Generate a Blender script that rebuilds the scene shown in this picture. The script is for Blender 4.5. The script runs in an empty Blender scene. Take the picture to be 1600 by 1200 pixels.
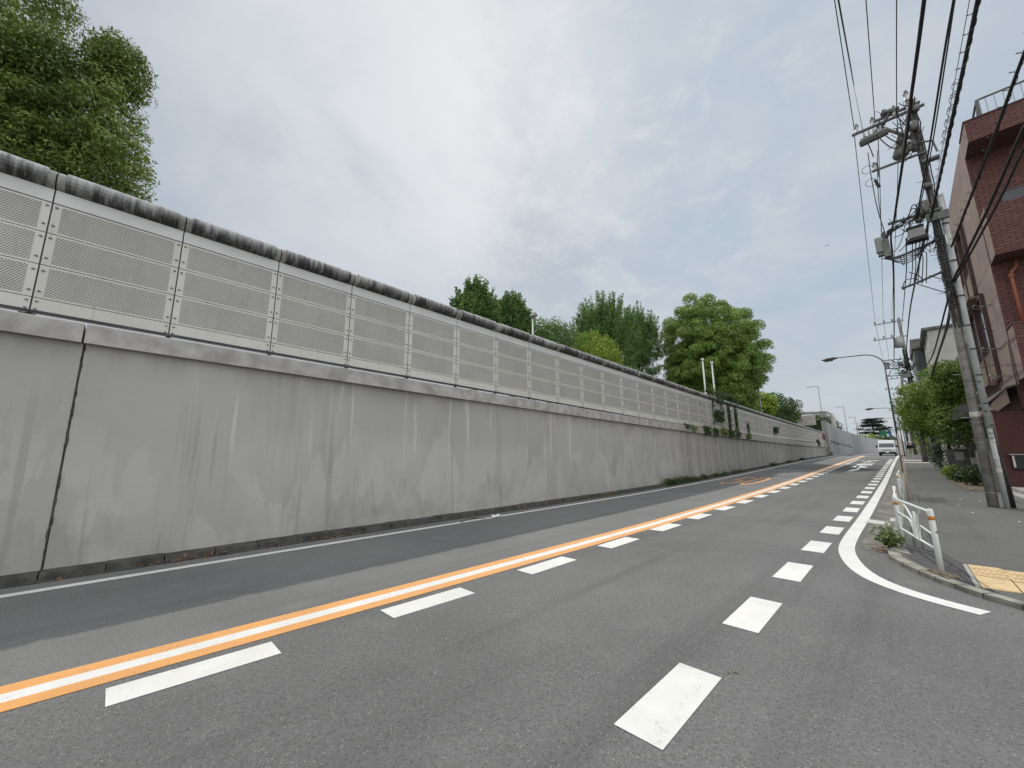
import bpy, math, random
import numpy as np
from mathutils import Vector, Matrix
random.seed(7)
sc = bpy.context.scene
COL = sc.collection
PI = math.pi

# ------------------------------------------------------------------ camera
F = 610.0; CH = 1.6
def unit(v): return v / np.linalg.norm(v)
def pdir(x, y): return np.array([(x - 800) / F, -(y - 600) / F, -1.0])
_f = unit(pdir(1418, 704.)); _u = unit(np.array([(769 - 800) / F, (600 + 2837) / F, -1.0]))
_u = unit(_u - _f * np.dot(_u, _f)); _r = np.cross(_f, _u)
RM = np.array([_r, _f, _u]); CP = np.array([0, 0, CH])
def ray(x, y): return RM @ pdir(x, y)
def onx(x, y, X): d = ray(x, y); return CP + d * (X / d[0])       # a photo point measured on the plane X
def ony(x, y, Y): d = ray(x, y); return CP + d * (Y / d[1])       # ... on the plane Y
def onz(x, y, Z): d = ray(x, y); return CP + d * ((Z - CH) / d[2])  # ... at the height Z
cam = bpy.data.cameras.new('camera'); co = bpy.data.objects.new('camera', cam); COL.objects.link(co)
m4 = Matrix.Identity(4)
for i in range(3):
    for j in range(3): m4[i][j] = RM[i, j]
m4[2][3] = CH
co.matrix_world = m4
cam.sensor_width = 36; cam.lens = F / 1600 * 36; cam.clip_end = 6000; cam.clip_start = 0.05
sc.camera = co
sc.view_settings.view_transform = 'Standard'; sc.view_settings.look = 'None'
sc.view_settings.exposure = 0; sc.view_settings.gamma = 1

# ------------------------------------------------------------------ ground profile
_py = [-60, 14, 20, 25, 30, 41, 56, 77, 100, 140, 260]; _pz = [0, 0, .045, .11, .2, .42, .70, .93, 1.1, 1.3, 1.7]
def zr(Y): return float(np.interp(Y, _py, _pz))
def sx(Y): return 0.0 if Y < 82 else (Y - 82) ** 2 * .0008
def T_(Y): return 5.865 - .0262 * Y + .0000943 * Y * Y
def B_(Y): return 3.61 - .0265 * Y + .000217 * Y * Y
def K_(Y): return 3.27 - .0275 * Y + .000171 * Y * Y

# ------------------------------------------------------------------ mesh builder
class MB:
    def __init__(s): s.v = []; s.f = []; s.m = []
    def face(s, pts, m=0):
        n = len(s.v); s.v += [tuple(p) for p in pts]; s.f.append(tuple(range(n, n + len(pts)))); s.m.append(m)
    def box(s, a, b, m=0):
        x0, y0, z0 = a; x1, y1, z1 = b
        s.hexa([(x0,y0,z0),(x1,y0,z0),(x1,y1,z0),(x0,y1,z0),(x0,y0,z1),(x1,y0,z1),(x1,y1,z1),(x0,y1,z1)], m)
    def hexa(s, p, m=0):
        n = len(s.v); s.v += [tuple(q) for q in p]
        for f in ((3,2,1,0),(4,5,6,7),(0,1,5,4),(1,2,6,5),(2,3,7,6),(3,0,4,7)):
            s.f.append(tuple(n + i for i in f)); s.m.append(m)
    def tube(s, pts, r, n=8, m=0, caps=True):
        pts = [Vector(p) for p in pts]
        rr = r if isinstance(r, (list, tuple)) else [r] * len(pts)
        base = len(s.v); prev = None
        for i, p in enumerate(pts):
            t = (pts[min(i + 1, len(pts) - 1)] - pts[max(i - 1, 0)]).normalized()
            if prev is None:
                a = Vector((0, 0, 1)) if abs(t.z) < .9 else Vector((1, 0, 0))
                u = t.cross(a).normalized()
            else:
                u = (prev - t * prev.dot(t)).normalized()
            prev = u; w = t.cross(u)
            for k in range(n):
                q = p + (u * math.cos(2*PI*k/n) + w * math.sin(2*PI*k/n)) * rr[i]
                s.v.append(tuple(q))
        for i in range(len(pts) - 1):
            for k in range(n):
                a = base + i*n + k; b = base + i*n + (k+1) % n
                s.f.append((a, b, b + n, a + n)); s.m.append(m)
        if caps:
            s.f.append(tuple(base + k for k in reversed(range(n)))); s.m.append(m)
            s.f.append(tuple(base + (len(pts)-1)*n + k for k in range(n))); s.m.append(m)
    def cyl(s, c, r, h, n=16, m=0, r2=None):
        c = Vector(c); s.tube([c, c + Vector((0, 0, h))], [r, r if r2 is None else r2], n, m)
    def prism(s, poly, d, m=0):   # planar polygon of 3-D points extruded by the vector d
        n = len(poly); d = Vector(d); b = len(s.v)
        s.v += [tuple(p) for p in poly] + [tuple(Vector(p) + d) for p in poly]
        s.f.append(tuple(b + i for i in reversed(range(n)))); s.m.append(m)
        s.f.append(tuple(b + n + i for i in range(n))); s.m.append(m)
        for i in range(n):
            j = (i + 1) % n; s.f.append((b+i, b+j, b+n+j, b+n+i)); s.m.append(m)
    def build(s, name, mats, parent=None, smooth=False, bevel=0):
        me = bpy.data.meshes.new(name); me.from_pydata(s.v, [], s.f)
        if not isinstance(mats, (list, tuple)): mats = [mats]
        for q in mats: me.materials.append(q)
        me.polygons.foreach_set('material_index', s.m)
        if smooth:
            me.polygons.foreach_set('use_smooth', [len(f) == 4 for f in s.f])
        me.update()
        o = bpy.data.objects.new(name, me); COL.objects.link(o)
        if parent is not None: o.parent = parent
        if bevel:
            b = o.modifiers.new('Bevel', 'BEVEL'); b.width = bevel; b.segments = 2; b.limit_method = 'ANGLE'
        return o
def tag(o, label=None, cat=None, group=None, kind=None):
    if label: o['label'] = label
    if cat: o['category'] = cat
    if group: o['group'] = group
    if kind: o['kind'] = kind
    return o
def thing(name, label, cat, group=None):
    o = bpy.data.objects.new(name, None); COL.objects.link(o); o.empty_display_size = .2
    return tag(o, label, cat, group)
def struct(o): o['kind'] = 'structure'; return o

# ------------------------------------------------------------------ materials
class NT:
    def __init__(s, name):
        s.m = bpy.data.materials.new(name); s.m.use_nodes = True; s.t = s.m.node_tree
        s.b = s.t.nodes['Principled BSDF']; s.b.inputs['Specular IOR Level'].default_value = .35
        s._p = None
    def n(s, typ, **kw):
        o = s.t.nodes.new(typ)
        for k, v in kw.items():
            if k in o.inputs: s.set(o.inputs[k], v)
            else: setattr(o, k, v)
        return o
    def set(s, sock, v):
        if hasattr(v, 'is_output') or isinstance(v, bpy.types.NodeSocket): s.t.links.new(v, sock)
        else:
            if sock.type == 'RGBA' and len(v) == 3: v = (*v, 1)
            sock.default_value = v
    def pos(s):
        if s._p is None: s._p = s.n('ShaderNodeNewGeometry').outputs['Position']
        return s._p
    def map(s, scale, vec=None):
        return s._map(scale, vec)
    def _map(s, scale, vec):
        o = s.t.nodes.new('ShaderNodeVectorMath'); o.operation = 'MULTIPLY'
        s.set(o.inputs[0], vec if vec is not None else s.pos()); o.inputs[1].default_value = scale
        return o.outputs[0]
    def noise(s, scale=1, detail=4, rough=.55, vec=None, dist=0):
        o = s.t.nodes.new('ShaderNodeTexNoise'); s.set(o.inputs['Vector'], vec if vec is not None else s.pos())
        o.inputs['Scale'].default_value = scale; o.inputs['Detail'].default_value = detail
        o.inputs['Roughness'].default_value = rough; o.inputs['Distortion'].default_value = dist
        return o.outputs['Fac']
    def ramp(s, fac, a, b):
        o = s.t.nodes.new('ShaderNodeMapRange'); o.interpolation_type = 'SMOOTHSTEP'
        s.set(o.inputs['Value'], fac); o.inputs['From Min'].default_value = a; o.inputs['From Max'].default_value = b
        return o.outputs['Result']
    def math(s, op, a, b=0.0, c=None):
        o = s.t.nodes.new('ShaderNodeMath'); o.operation = op
        s.set(o.inputs[0], a); s.set(o.inputs[1], b)
        if c is not None: s.set(o.inputs[2], c)
        return o.outputs[0]
    def mix(s, fac, a, b, mode='MIX'):
        o = s.t.nodes.new('ShaderNodeMix'); o.data_type = 'RGBA'; o.blend_type = mode
        s.set(o.inputs[0], fac); s.set(o.inputs[6], a); s.set(o.inputs[7], b)
        return o.outputs[2]
    def sep(s, v=None):
        o = s.t.nodes.new('ShaderNodeSeparateXYZ'); s.set(o.inputs[0], v if v is not None else s.pos()); return o.outputs
    def comb(s, x, y, z):
        o = s.t.nodes.new('ShaderNodeCombineXYZ'); s.set(o.inputs[0], x); s.set(o.inputs[1], y); s.set(o.inputs[2], z); return o.outputs[0]
    def col(s, c): s.set(s.b.inputs['Base Color'], c)
    def rough(s, v): s.set(s.b.inputs['Roughness'], v)
    def bump(s, h, strength=.3, dist=.01):
        o = s.t.nodes.new('ShaderNodeBump'); s.set(o.inputs['Height'], h); o.inputs['Strength'].default_value = strength
        o.inputs['Distance'].default_value = dist; s.t.links.new(o.outputs[0], s.b.inputs['Normal'])

def simple(name, c, rough=.6, var=.18, scale=3., metal=0., bump=0., bscale=40., spec=None):
    k = NT(name); f = k.noise(scale, 6, .6)
    a = tuple(x * (1 - var) for x in c); b = tuple(min(1, x * (1 + var)) for x in c)
    k.col(k.mix(k.ramp(f, .3, .7), a, b)); k.rough(rough); k.b.inputs['Metallic'].default_value = metal
    if spec is not None: k.b.inputs['Specular IOR Level'].default_value = spec
    if bump: k.bump(k.noise(bscale, 4), bump, .01)
    return k.m

def asphalt(name, dark, light, fleck, grain, patches=False):
    k = NT(name)
    g = k.noise(grain, 3, .7); g2 = k.noise(grain * .35, 2, .6); big = k.noise(.35, 4, .5); mid = k.noise(2.2, 5, .6)
    lane = k.noise(1., 4, .55, k.map((1.6, .06, 1.)))
    c = k.mix(k.ramp(g, .25, .75), dark, light)
    c = k.mix(k.math('MULTIPLY', k.ramp(g2, .35, .7), .35), c, tuple(x * 1.35 for x in light))
    c = k.mix(k.math('MULTIPLY', k.ramp(big, .35, .7), .35), c, tuple(x * .72 for x in dark))
    c = k.mix(k.math('MULTIPLY', k.ramp(mid, .5, .75), .25), c, tuple(x * 1.25 for x in light))
    c = k.mix(k.math('MULTIPLY', k.ramp(lane, .5, .72), .35), c, tuple(x * .6 for x in dark))
    vo = k.n('ShaderNodeTexVoronoi', Vector=k.pos(), Scale=grain * .85)
    fl = k.math('MULTIPLY', k.math('LESS_THAN', vo.outputs['Distance'], .36), k.math('GREATER_THAN', k.sep(vo.outputs['Color'])[0], 1 - fleck))
    c = k.mix(k.math('MULTIPLY', fl, .5), c, (.36, .36, .345))
    fd = k.math('MULTIPLY', k.math('LESS_THAN', vo.outputs['Distance'], .45), k.math('LESS_THAN', k.sep(vo.outputs['Color'])[1], .22))
    c = k.mix(k.math('MULTIPLY', fd, .5), c, tuple(x * .35 for x in dark))
    if patches:
        p = k.sep(); yy = k.math('ADD', p[1], k.math('MULTIPLY', k.noise(1.2, 3), 1.2))
        pt = k.math('MULTIPLY', k.ramp(yy, 35.6, 35.8), k.math('SUBTRACT', 1., k.ramp(yy, 41.5, 46.)))
        c = k.mix(k.math('MULTIPLY', pt, .55), c, tuple(x * .55 for x in dark))
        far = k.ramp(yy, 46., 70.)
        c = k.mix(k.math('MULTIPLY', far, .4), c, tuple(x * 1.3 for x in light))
        # an old repair joint across the lane
        d = k.math('ABSOLUTE', k.math('SUBTRACT', k.math('ADD', p[1], k.math('MULTIPLY', p[0], .55)), 11.1))
        c = k.mix(k.math('MULTIPLY', k.math('SUBTRACT', 1., k.ramp(d, .0, .05)), .45), c, tuple(x * .5 for x in dark))
    k.col(c); k.rough(.85); k.b.inputs['Specular IOR Level'].default_value = .25
    k.bump(k.math('ADD', g, k.math('MULTIPLY', fl, .5)), .55, .006)
    return k.m

def paint(name, c, wear=.5):
    k = NT(name); n = k.noise(1.1, 6, .65); g = k.noise(55, 3, .7); w = k.noise(7, 6, .7)
    col = k.mix(k.ramp(n, .35, .7), c, tuple(x * .88 for x in c))
    col = k.mix(k.math('MULTIPLY', k.ramp(k.math('MULTIPLY', w, g), .30, .40), wear), col, (.2, .2, .195))
    k.col(col); k.rough(.75); k.bump(g, .3, .004); return k.m

def wall_concrete():
    k = NT('wall_concrete'); p = k.sep()
    cap = k.math('SUBTRACT', k.math('SUBTRACT', 3.27, k.math('MULTIPLY', p[1], .0262)), p[2])   # depth below the cap
    st = k.noise(1., 6, .62, k.map((1, 2.6, .16))); st2 = k.noise(1., 5, .6, k.map((1, 6.5, .22))); bl = k.noise(1., 3, .5, k.map((1, .95, .34)), .9)
    big = k.noise(.22, 4, .55); fine = k.noise(18, 5, .7); hb = k.noise(1., 3, .6, k.map((1, .7, 34.)))
    c = k.mix(k.ramp(big, .3, .7), (.335, .333, .32), (.39, .388, .374))
    c = k.mix(k.math('MULTIPLY', k.math('MULTIPLY', k.ramp(bl, .50, .535), k.ramp(cap, 1.0, 1.6)), .42), c, (.455, .45, .43))
    c = k.mix(k.math('MULTIPLY', k.ramp(st, .56, .72), .32), c, (.245, .242, .23))
    def edge(off, a, b_, m_, z0):
        h = k.math('ADD', k.math('MULTIPLY', k.noise(1., 2, .5, k.map((0, a, 0), k.comb(0., k.math('ADD', p[1], off), 0.))), m_), k.math('MULTIPLY', k.noise(1., 4, .6, k.map((0, b_, 0), k.comb(0., k.math('ADD', p[1], off * 2), 0.))), m_ * .55))
        h = k.math('ADD', h, k.math('MULTIPLY', fine, .08))
        return k.math('SUBTRACT', k.math('ADD', h, z0), p[2])
    vis = k.ramp(k.noise(1., 3, .5, k.map((0, .42, .25), k.comb(0., k.math('ADD', p[1], 9.), p[2]))), .42, .60); vis2 = k.ramp(k.noise(1., 3, .5, k.map((0, .5, .2), k.comb(0., k.math('ADD', p[1], 77.), p[2]))), .45, .62)
    e1 = edge(17., .75, 1.9, 5.6, -2.9)
    c = k.mix(k.math('MULTIPLY', k.ramp(e1, .0, .10), k.math('MULTIPLY', k.math('SUBTRACT', 1., k.ramp(e1, .4, 2.0)), k.math('MULTIPLY', vis, .30))), c, (.47, .468, .452))
    c = k.mix(k.math('MULTIPLY', k.ramp(e1, -.9, -.02), k.math('MULTIPLY', k.math('SUBTRACT', 1., k.ramp(e1, -.02, .05)), k.math('MULTIPLY', vis, .22))), c, (.26, .257, .246))
    e2 = edge(53., .9, 4.4, 3.6, -2.0)
    c = k.mix(k.math('MULTIPLY', k.ramp(e2, .0, .12), k.math('MULTIPLY', k.math('SUBTRACT', 1., k.ramp(e2, .1, .9)), k.math('MULTIPLY', vis2, .34))), c, (.235, .232, .224))
    low = k.ramp(cap, .35, 1.6)
    c = k.mix(k.math('MULTIPLY', k.math('MULTIPLY', k.ramp(st2, .60, .68), low), .4), c, (.225, .222, .21))
    top = k.math('SUBTRACT', 1., k.ramp(cap, .3, 2.1))
    st4 = k.noise(1., 4, .6, k.map((3, 4.1, .19)))
    c = k.mix(k.math('MULTIPLY', k.math('MULTIPLY', k.ramp(st4, .60, .67), k.ramp(top, .0, .5)), .5), c, (.56, .56, .545))
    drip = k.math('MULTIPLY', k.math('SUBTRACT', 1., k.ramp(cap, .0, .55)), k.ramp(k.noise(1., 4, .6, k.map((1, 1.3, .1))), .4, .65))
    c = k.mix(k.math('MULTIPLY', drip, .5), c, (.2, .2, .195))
    c = k.mix(k.math('MULTIPLY', k.ramp(hb, .5, .8), .12), c, (.28, .28, .27))
    c = k.mix(k.math('MULTIPLY', k.ramp(fine, .55, .8), .25), c, (.25, .25, .24))
    # the far stretch is more stained, with green damp low down
    far = k.math('MULTIPLY', k.ramp(p[1], 12., 26.), k.ramp(k.noise(1., 5, .65, k.map((1, 1.9, .12))), .42, .62))
    c = k.mix(k.math('MULTIPLY', far, .45), c, (.19, .188, .175))
    base = k.math('MULTIPLY', k.math('SUBTRACT', 1., k.ramp(p[2], .05, .9)), k.ramp(k.noise(1., 5, .7, k.map((1, 1.1, 1.5))), .45, .7))
    c = k.mix(k.math('MULTIPLY', base, .45), c, (.22, .22, .18))
    vo = k.n('ShaderNodeTexVoronoi', Vector=k.pos(), Scale=1.1)
    hole = k.math('MULTIPLY', k.math('LESS_THAN', vo.outputs['Distance'], .022), k.math('GREATER_THAN', k.sep(vo.outputs['Color'])[1], .35))
    c = k.mix(hole, c, (.03, .03, .03))
    k.col(c); k.rough(.9); k.bump(k.math('ADD', fine, k.math('MULTIPLY', hb, .6)), .25, .01); return k.m

def coping_mat():
    k = NT('stained_coping'); p = k.sep()
    st = k.noise(1., 6, .7, k.map((2.5, 6.5, 1.0))); st2 = k.noise(1., 5, .6, k.map((4, 22., 2.))); b = k.noise(.9, 4)
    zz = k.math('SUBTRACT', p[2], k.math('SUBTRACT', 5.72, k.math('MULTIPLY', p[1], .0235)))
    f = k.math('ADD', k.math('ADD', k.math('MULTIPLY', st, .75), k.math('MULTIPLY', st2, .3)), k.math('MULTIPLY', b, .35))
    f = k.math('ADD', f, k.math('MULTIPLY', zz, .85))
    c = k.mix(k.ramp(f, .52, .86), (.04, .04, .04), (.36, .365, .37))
    c = k.mix(k.math('MULTIPLY', k.ramp(st2, .6, .72), .4), c, (.42, .42, .42))
    k.col(c); k.rough(.8); k.bump(st2, .2, .01); return k.m

def perforated():
    k = NT('perforated_sheet'); p = k.sep(); P = .034
    z = k.math('ADD', p[2], k.math('MULTIPLY', p[1], .0235))
    v = k.math('DIVIDE', z, P * .62); row = k.math('FLOOR', v); odd = k.math('FLOORED_MODULO', row, 2.)
    u = k.math('ADD', k.math('DIVIDE', p[1], P), k.math('MULTIPLY', odd, .5))
    fu = k.math('MULTIPLY', k.math('SUBTRACT', k.math('FRACT', u), .5), P); fv = k.math('MULTIPLY', k.math('SUBTRACT', k.math('FRACT', v), .5), P * .62)
    d = k.math('SQRT', k.math('ADD', k.math('MULTIPLY', fu, fu), k.math('MULTIPLY', fv, fv)))
    h = k.math('LESS_THAN', d, P * .275)
    n = k.noise(1.4, 5, .6); st = k.noise(1., 4, .6, k.map((1, 9, .8)))
    c = k.mix(k.ramp(n, .3, .7), (.485, .483, .46), (.565, .562, .535)); c = k.mix(k.math('MULTIPLY', k.ramp(st, .5, .7), .3), c, (.36, .355, .32))
    oi = k.n('ShaderNodeObjectInfo').outputs['Random']; c = k.mix(k.math('MULTIPLY', oi, .22), c, (.40, .397, .37)); c = k.mix(h, c, (.075, .075, .072)); k.col(c); k.rough(.6); return k.m

def brick(name, ax, c1, c2, mortar, bw=.30, bh=.10):
    k = NT(name); p = k.sep(); v = k.comb(p[ax], p[2], 0.)
    t = k.n('ShaderNodeTexBrick', Vector=v, Scale=1.0); t.offset = .5
    t.inputs['Brick Width'].default_value = bw; t.inputs['Row Height'].default_value = bh; t.inputs['Mortar Size'].default_value = .012
    t.inputs['Color1'].default_value = (*c1, 1); t.inputs['Color2'].default_value = (*c2, 1); t.inputs['Mortar'].default_value = (*mortar, 1); t.inputs['Bias'].default_value = .0
    n = k.noise(.8, 5, .6); s = k.noise(14, 4, .7)
    c = k.mix(k.math('MULTIPLY', k.ramp(n, .4, .7), .35), t.outputs['Color'], tuple(x * .6 for x in c1)); c = k.mix(k.math('MULTIPLY', k.ramp(s, .5, .8), .25), c, tuple(min(1, x * 1.5) for x in c2))
    k.col(c); k.rough(.65); k.bump(k.math('SUBTRACT', 1., t.outputs['Fac']), .6, .012); return k.m

def leafmat(name, dark, light, trans=.2):
    k = NT(name); g = k.n('ShaderNodeNewGeometry'); r = g.outputs['Random Per Island']; n = k.noise(.7, 3)
    c = k.mix(k.math('MULTIPLY', k.math('ADD', r, k.ramp(n, .3, .7)), .5), dark, light)
    k.col(c); k.rough(.55); k.b.inputs['Specular IOR Level'].default_value = .3
    tr = k.n('ShaderNodeBsdfTranslucent'); k.set(tr.inputs['Color'], k.mix(.5, c, (light[0]*1.25, light[1]*1.6, light[2]*.7)))
    ms = k.n('ShaderNodeMixShader'); ms.inputs[0].default_value = trans
    k.t.links.new(k.b.outputs[0], ms.inputs[1]); k.t.links.new(tr.outputs[0], ms.inputs[2])
    k.t.links.new(ms.outputs[0], k.t.nodes['Material Output'].inputs['Surface']); return k.m

M = {}
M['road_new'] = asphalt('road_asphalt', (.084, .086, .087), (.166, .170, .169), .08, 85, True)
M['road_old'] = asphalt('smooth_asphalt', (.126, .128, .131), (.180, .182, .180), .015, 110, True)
M['walk'] = asphalt('pavement_asphalt', (.074, .075, .073), (.136, .137, .133), .05, 110)
M['patchwork'] = asphalt('patch_asphalt', (.055, .056, .058), (.09, .09, .092), .05, 110)
M['gutter'] = simple('gutter_concrete', (.15, .15, .132), .9, .35, 2.2, bump=.4, bscale=60)
M['white'] = paint('white_road_paint', (.66, .66, .645), .4)
M['oldwhite'] = paint('worn_road_paint', (.50, .50, .485), .85)
M['orange'] = paint('orange_road_paint', (.66, .33, .115), .6)
M['wall'] = wall_concrete()
M['cap'] = simple('cap_concrete', (.35, .345, .33), .9, .24, 2.6, bump=.25)
M['joint'] = simple('joint_filler', (.06, .058, .054), .9, .5, 6)
M['lip'] = simple('weathered_lip', (.27, .27, .265), .8, .35, 5); M['coping'] = coping_mat(); M['perf'] = perforated()
k = NT('cream_painted_steel'); oi = k.n('ShaderNodeObjectInfo').outputs['Random']; p = k.sep()
c = k.mix(k.ramp(k.noise(1.5, 6, .6), .3, .7), (.545, .543, .515), (.585, .582, .555)); c = k.mix(k.math('MULTIPLY', oi, .22), c, (.40, .395, .355))
c = k.mix(k.math('MULTIPLY', k.ramp(k.noise(1., 5, .65, k.map((1, 14, 1.1))), .56, .72), .45), c, (.36, .35, .31)); c = k.mix(k.math('MULTIPLY', k.ramp(k.noise(30, 4, .7), .62, .72), .3), c, (.30, .28, .24)); k.col(c); k.rough(.5); M['cream'] = k.m
M['band'] = simple('pale_steel_band', (.575, .59, .59), .45, .06, 1.2)
M['bolt'] = simple('bolt_steel', (.16, .155, .15), .5, .2, 5, .5)
M['darkmetal'] = simple('dark_metal', (.05, .05, .052), .5, .3, 4, .3)
M['kerb'] = simple('kerb_stone', (.062, .062, .057), .95, .4, 5, bump=.6, bscale=50)
M['kerb2'] = simple('pale_kerb_concrete', (.23, .23, .20), .95, .35, 6, bump=.6, bscale=60)
M['conc'] = simple('grey_concrete', (.30, .30, .29), .9, .2, 1.2, bump=.2)
M['concdark'] = simple('weathered_concrete', (.15, .15, .145), .9, .3, 3, bump=.3)
M['paleconc'] = simple('pale_concrete', (.46, .455, .43), .9, .12, 1.0)
k = NT('white_painted_steel'); p = k.sep()
c = k.mix(k.ramp(k.noise(5, 5, .6), .3, .7), (.60, .635, .63), (.70, .725, .72)); st = k.noise(1., 5, .7, k.map((22, 22, 5)))
c = k.mix(k.math('MULTIPLY', k.ramp(st, .64, .70), .7), c, (.30, .20, .12)); c = k.mix(k.math('MULTIPLY', k.math('SUBTRACT', 1., k.ramp(p[2], .08, .30)), .45), c, (.30, .28, .24)); k.col(c); k.rough(.45); k.bump(st, .15, .004); M['whitesteel'] = k.m
M['orangeband'] = simple('orange_reflector', (.45, .19, .04), .4, .1, 8)
M['beige'] = simple('beige_painted_steel', (.46, .40, .32), .5, .12, 5)
M['brownsteel'] = simple('brown_painted_steel', (.07, .062, .06), .45, .2, 5, .2)
M['cable'] = simple('cable_rubber', (.022, .021, .021), .6, .3, 8)
M['pole'] = simple('pole_concrete', (.20, .195, .18), .9, .28, 4, bump=.3)
M['pipe'] = simple('grey_plastic_pipe', (.33, .345, .34), .5, .12, 4)
M['greybox'] = simple('grey_enamel_box', (.24, .245, .24), .5, .15, 4)
M['boxgreen'] = simple('grey_green_steel', (.13, .135, .125), .55, .25, 5)
M['porcelain'] = simple('white_porcelain', (.45, .44, .42), .3, .1, 8)
M['galv'] = simple('galvanised_steel', (.27, .28, .29), .45, .2, 6, .4)
M['armsteel'] = simple('weathered_arm_steel', (.085, .088, .092), .5, .25, 6, .3)
M['brick_f'] = brick('red_brick_front', 0, (.108, .040, .033), (.158, .062, .051), (.028, .015, .014))
M['brick_s'] = brick('red_brick_side', 1, (.20, .075, .06), (.27, .105, .085), (.06, .03, .027))
M['brick_dark'] = brick('dark_red_brick', 0, (.075, .024, .022), (.10, .032, .028), (.04, .016, .015), .21, .065)
M['plaster'] = simple('brown_plaster', (.24, .175, .155), .9, .16, 1.5, bump=.2)
M['brownpaint'] = simple('red_brown_paint', (.10, .052, .046), .6, .2, 3)
M['soffit'] = simple('brown_soffit', (.10, .05, .045), .8, .2, 3)
M['copper'] = simple('terracotta_pipe', (.34, .115, .07), .5, .15, 6)
M['glass'] = simple('window_glass', (.05, .06, .07), .08, .1, 1, spec=.8)
M['slot'] = simple('grey_blind', (.09, .10, .115), .5, .1, 2)
M['steel_wall'] = None
M['bark'] = simple('bark', (.075, .06, .048), .9, .3, 6, bump=.5)
M['leaf_oak'] = leafmat('evergreen_oak_leaves', (.030, .060, .016), (.26, .32, .08))
M['leaf_ginkgo'] = leafmat('ginkgo_leaves', (.044, .100, .026), (.175, .28, .08))
M['leaf_camphor'] = leafmat('camphor_leaves', (.050, .110, .020), (.27, .385, .085))
M['leaf_light'] = leafmat('yellow_green_leaves', (.11, .18, .022), (.31, .40, .06))
M['leaf_street'] = leafmat('street_tree_leaves', (.045, .095, .014), (.24, .33, .06))
M['leaf_dark'] = leafmat('dark_leaves', (.020, .042, .015), (.075, .12, .035))
M['leaf_pine'] = leafmat('cedar_needles', (.012, .026, .018), (.035, .06, .038), .1)
M['leaf_weed'] = leafmat('weed_leaves', (.05, .085, .025), (.16, .21, .06))
M['leaf_dead'] = leafmat('dead_leaves', (.12, .055, .03), (.30, .17, .10), .1)
M['soil'] = simple('dry_soil', (.13, .10, .07), .95, .4, 8, bump=.6)
M['earth'] = simple('upper_ground_earth', (.10, .10, .06), .95, .3, .8)
M['black'] = simple('black_plastic', (.015, .015, .016), .5, .2, 5)
M['vanwhite'] = simple('white_car_paint', (.72, .73, .73), .25, .03, 2, spec=.6)
M['tile'] = simple('yellow_tactile_tile', (.52, .39, .22), .8, .14, 9, bump=.3)
M['red'] = simple('red_sign_paint', (.45, .04, .05), .5, .1, 4)
M['blue'] = simple('blue_sign_paint', (.03, .10, .32), .5, .1, 4)
M['green'] = simple('green_sign_paint', (.02, .20, .13), .5, .1, 4)
M['skin'] = simple('skin', (.45, .28, .2), .6, .05, 8)
M['blackcloth'] = simple('black_cloth', (.012, .012, .013), .9, .2, 9)
M['palecloth'] = simple('pale_green_cloth', (.38, .44, .32), .9, .1, 9)
M['whitecloth'] = simple('white_cloth', (.7, .7, .68), .9, .05, 9)
M['plate'] = simple('number_plate', (.75, .76, .74), .4, .03, 9)
M['lamp'] = simple('headlight_glass', (.6, .62, .63), .1, .05, 9, spec=.8)
k = NT('ribbed_steel_wall'); p = k.sep()
zb = k.math('DIVIDE', k.math('ADD', p[2], k.math('MULTIPLY', p[1], .012)), .5); fr = k.math('FRACT', zb); ln = k.math('LESS_THAN', fr, .09)
pv = k.math('LESS_THAN', k.math('FRACT', k.math('DIVIDE', p[1], 4.)), .02)
c = k.mix(k.ramp(k.noise(1., 5, .6, k.map((1, .6, .3))), .3, .7), (.33, .345, .355), (.43, .445, .455)); rowr = k.noise(1., 1, .5, k.comb(0., 0., k.math('FLOOR', zb)))
c = k.mix(k.math('MULTIPLY', rowr, .35), c, (.24, .25, .26))
c = k.mix(k.math('MULTIPLY', k.math('MAXIMUM', ln, pv), .5), c, (.12, .125, .13)); k.col(c); k.rough(.6); M['steel_wall'] = k.m

# ------------------------------------------------------------------ sun, sky
s = Vector((-.5, .65, 1)).normalized()
L = bpy.data.lights.new('sun', 'SUN'); L.energy = SUN = 2.3; L.angle = math.radians(.6); L.color = (1, .955, .88)
lo = bpy.data.objects.new('sun', L); COL.objects.link(lo); lo.rotation_euler = s.to_track_quat('Z', 'Y').to_euler(); lo.location = (0, 0, 60)
w = bpy.data.worlds.new('World'); sc.world = w; w.use_nodes = True
class WT(NT):
    def __init__(s, t): s.t = t; s._p = t.nodes.new('ShaderNodeTexCoord').outputs['Generated']
W = WT(w.node_tree); bg = w.node_tree.nodes['Background']; bg.inputs['Strength'].default_value = .1
sky = W.n('ShaderNodeTexSky', sky_type='NISHITA', sun_disc=False); sky.sun_elevation = math.asin(s.z); sky.sun_rotation = math.atan2(s.x, s.y)
sky.dust_density = 2.0
def wdot(v):
    o = w.node_tree.nodes.new('ShaderNodeVectorMath'); o.operation = 'DOT_PRODUCT'; W.set(o.inputs[0], W.pos()); o.inputs[1].default_value = Vector(v).normalized(); return o.outputs['Value']
d = W.sep(); zc = W.math('ADD', W.math('MAXIMUM', d[2], 0.), .22)
cp = W.comb(W.math('DIVIDE', d[0], zc), W.math('DIVIDE', d[1], zc), 0.)
n1 = W.noise(1.3, 9, .6, cp, .25); n2 = W.noise(.9, 7, .6, cp, .2); n3 = W.noise(8., 7, .66, cp, .3)
def sc10(c): return tuple(x * 10 for x in c)
c = W.mix(W.ramp(n1, .36, .66), sc10((.475, .535, .605)), sc10((.59, .625, .68)))
br = W.ramp(wdot(ray(800, 70)), .72, 1.0)
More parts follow.
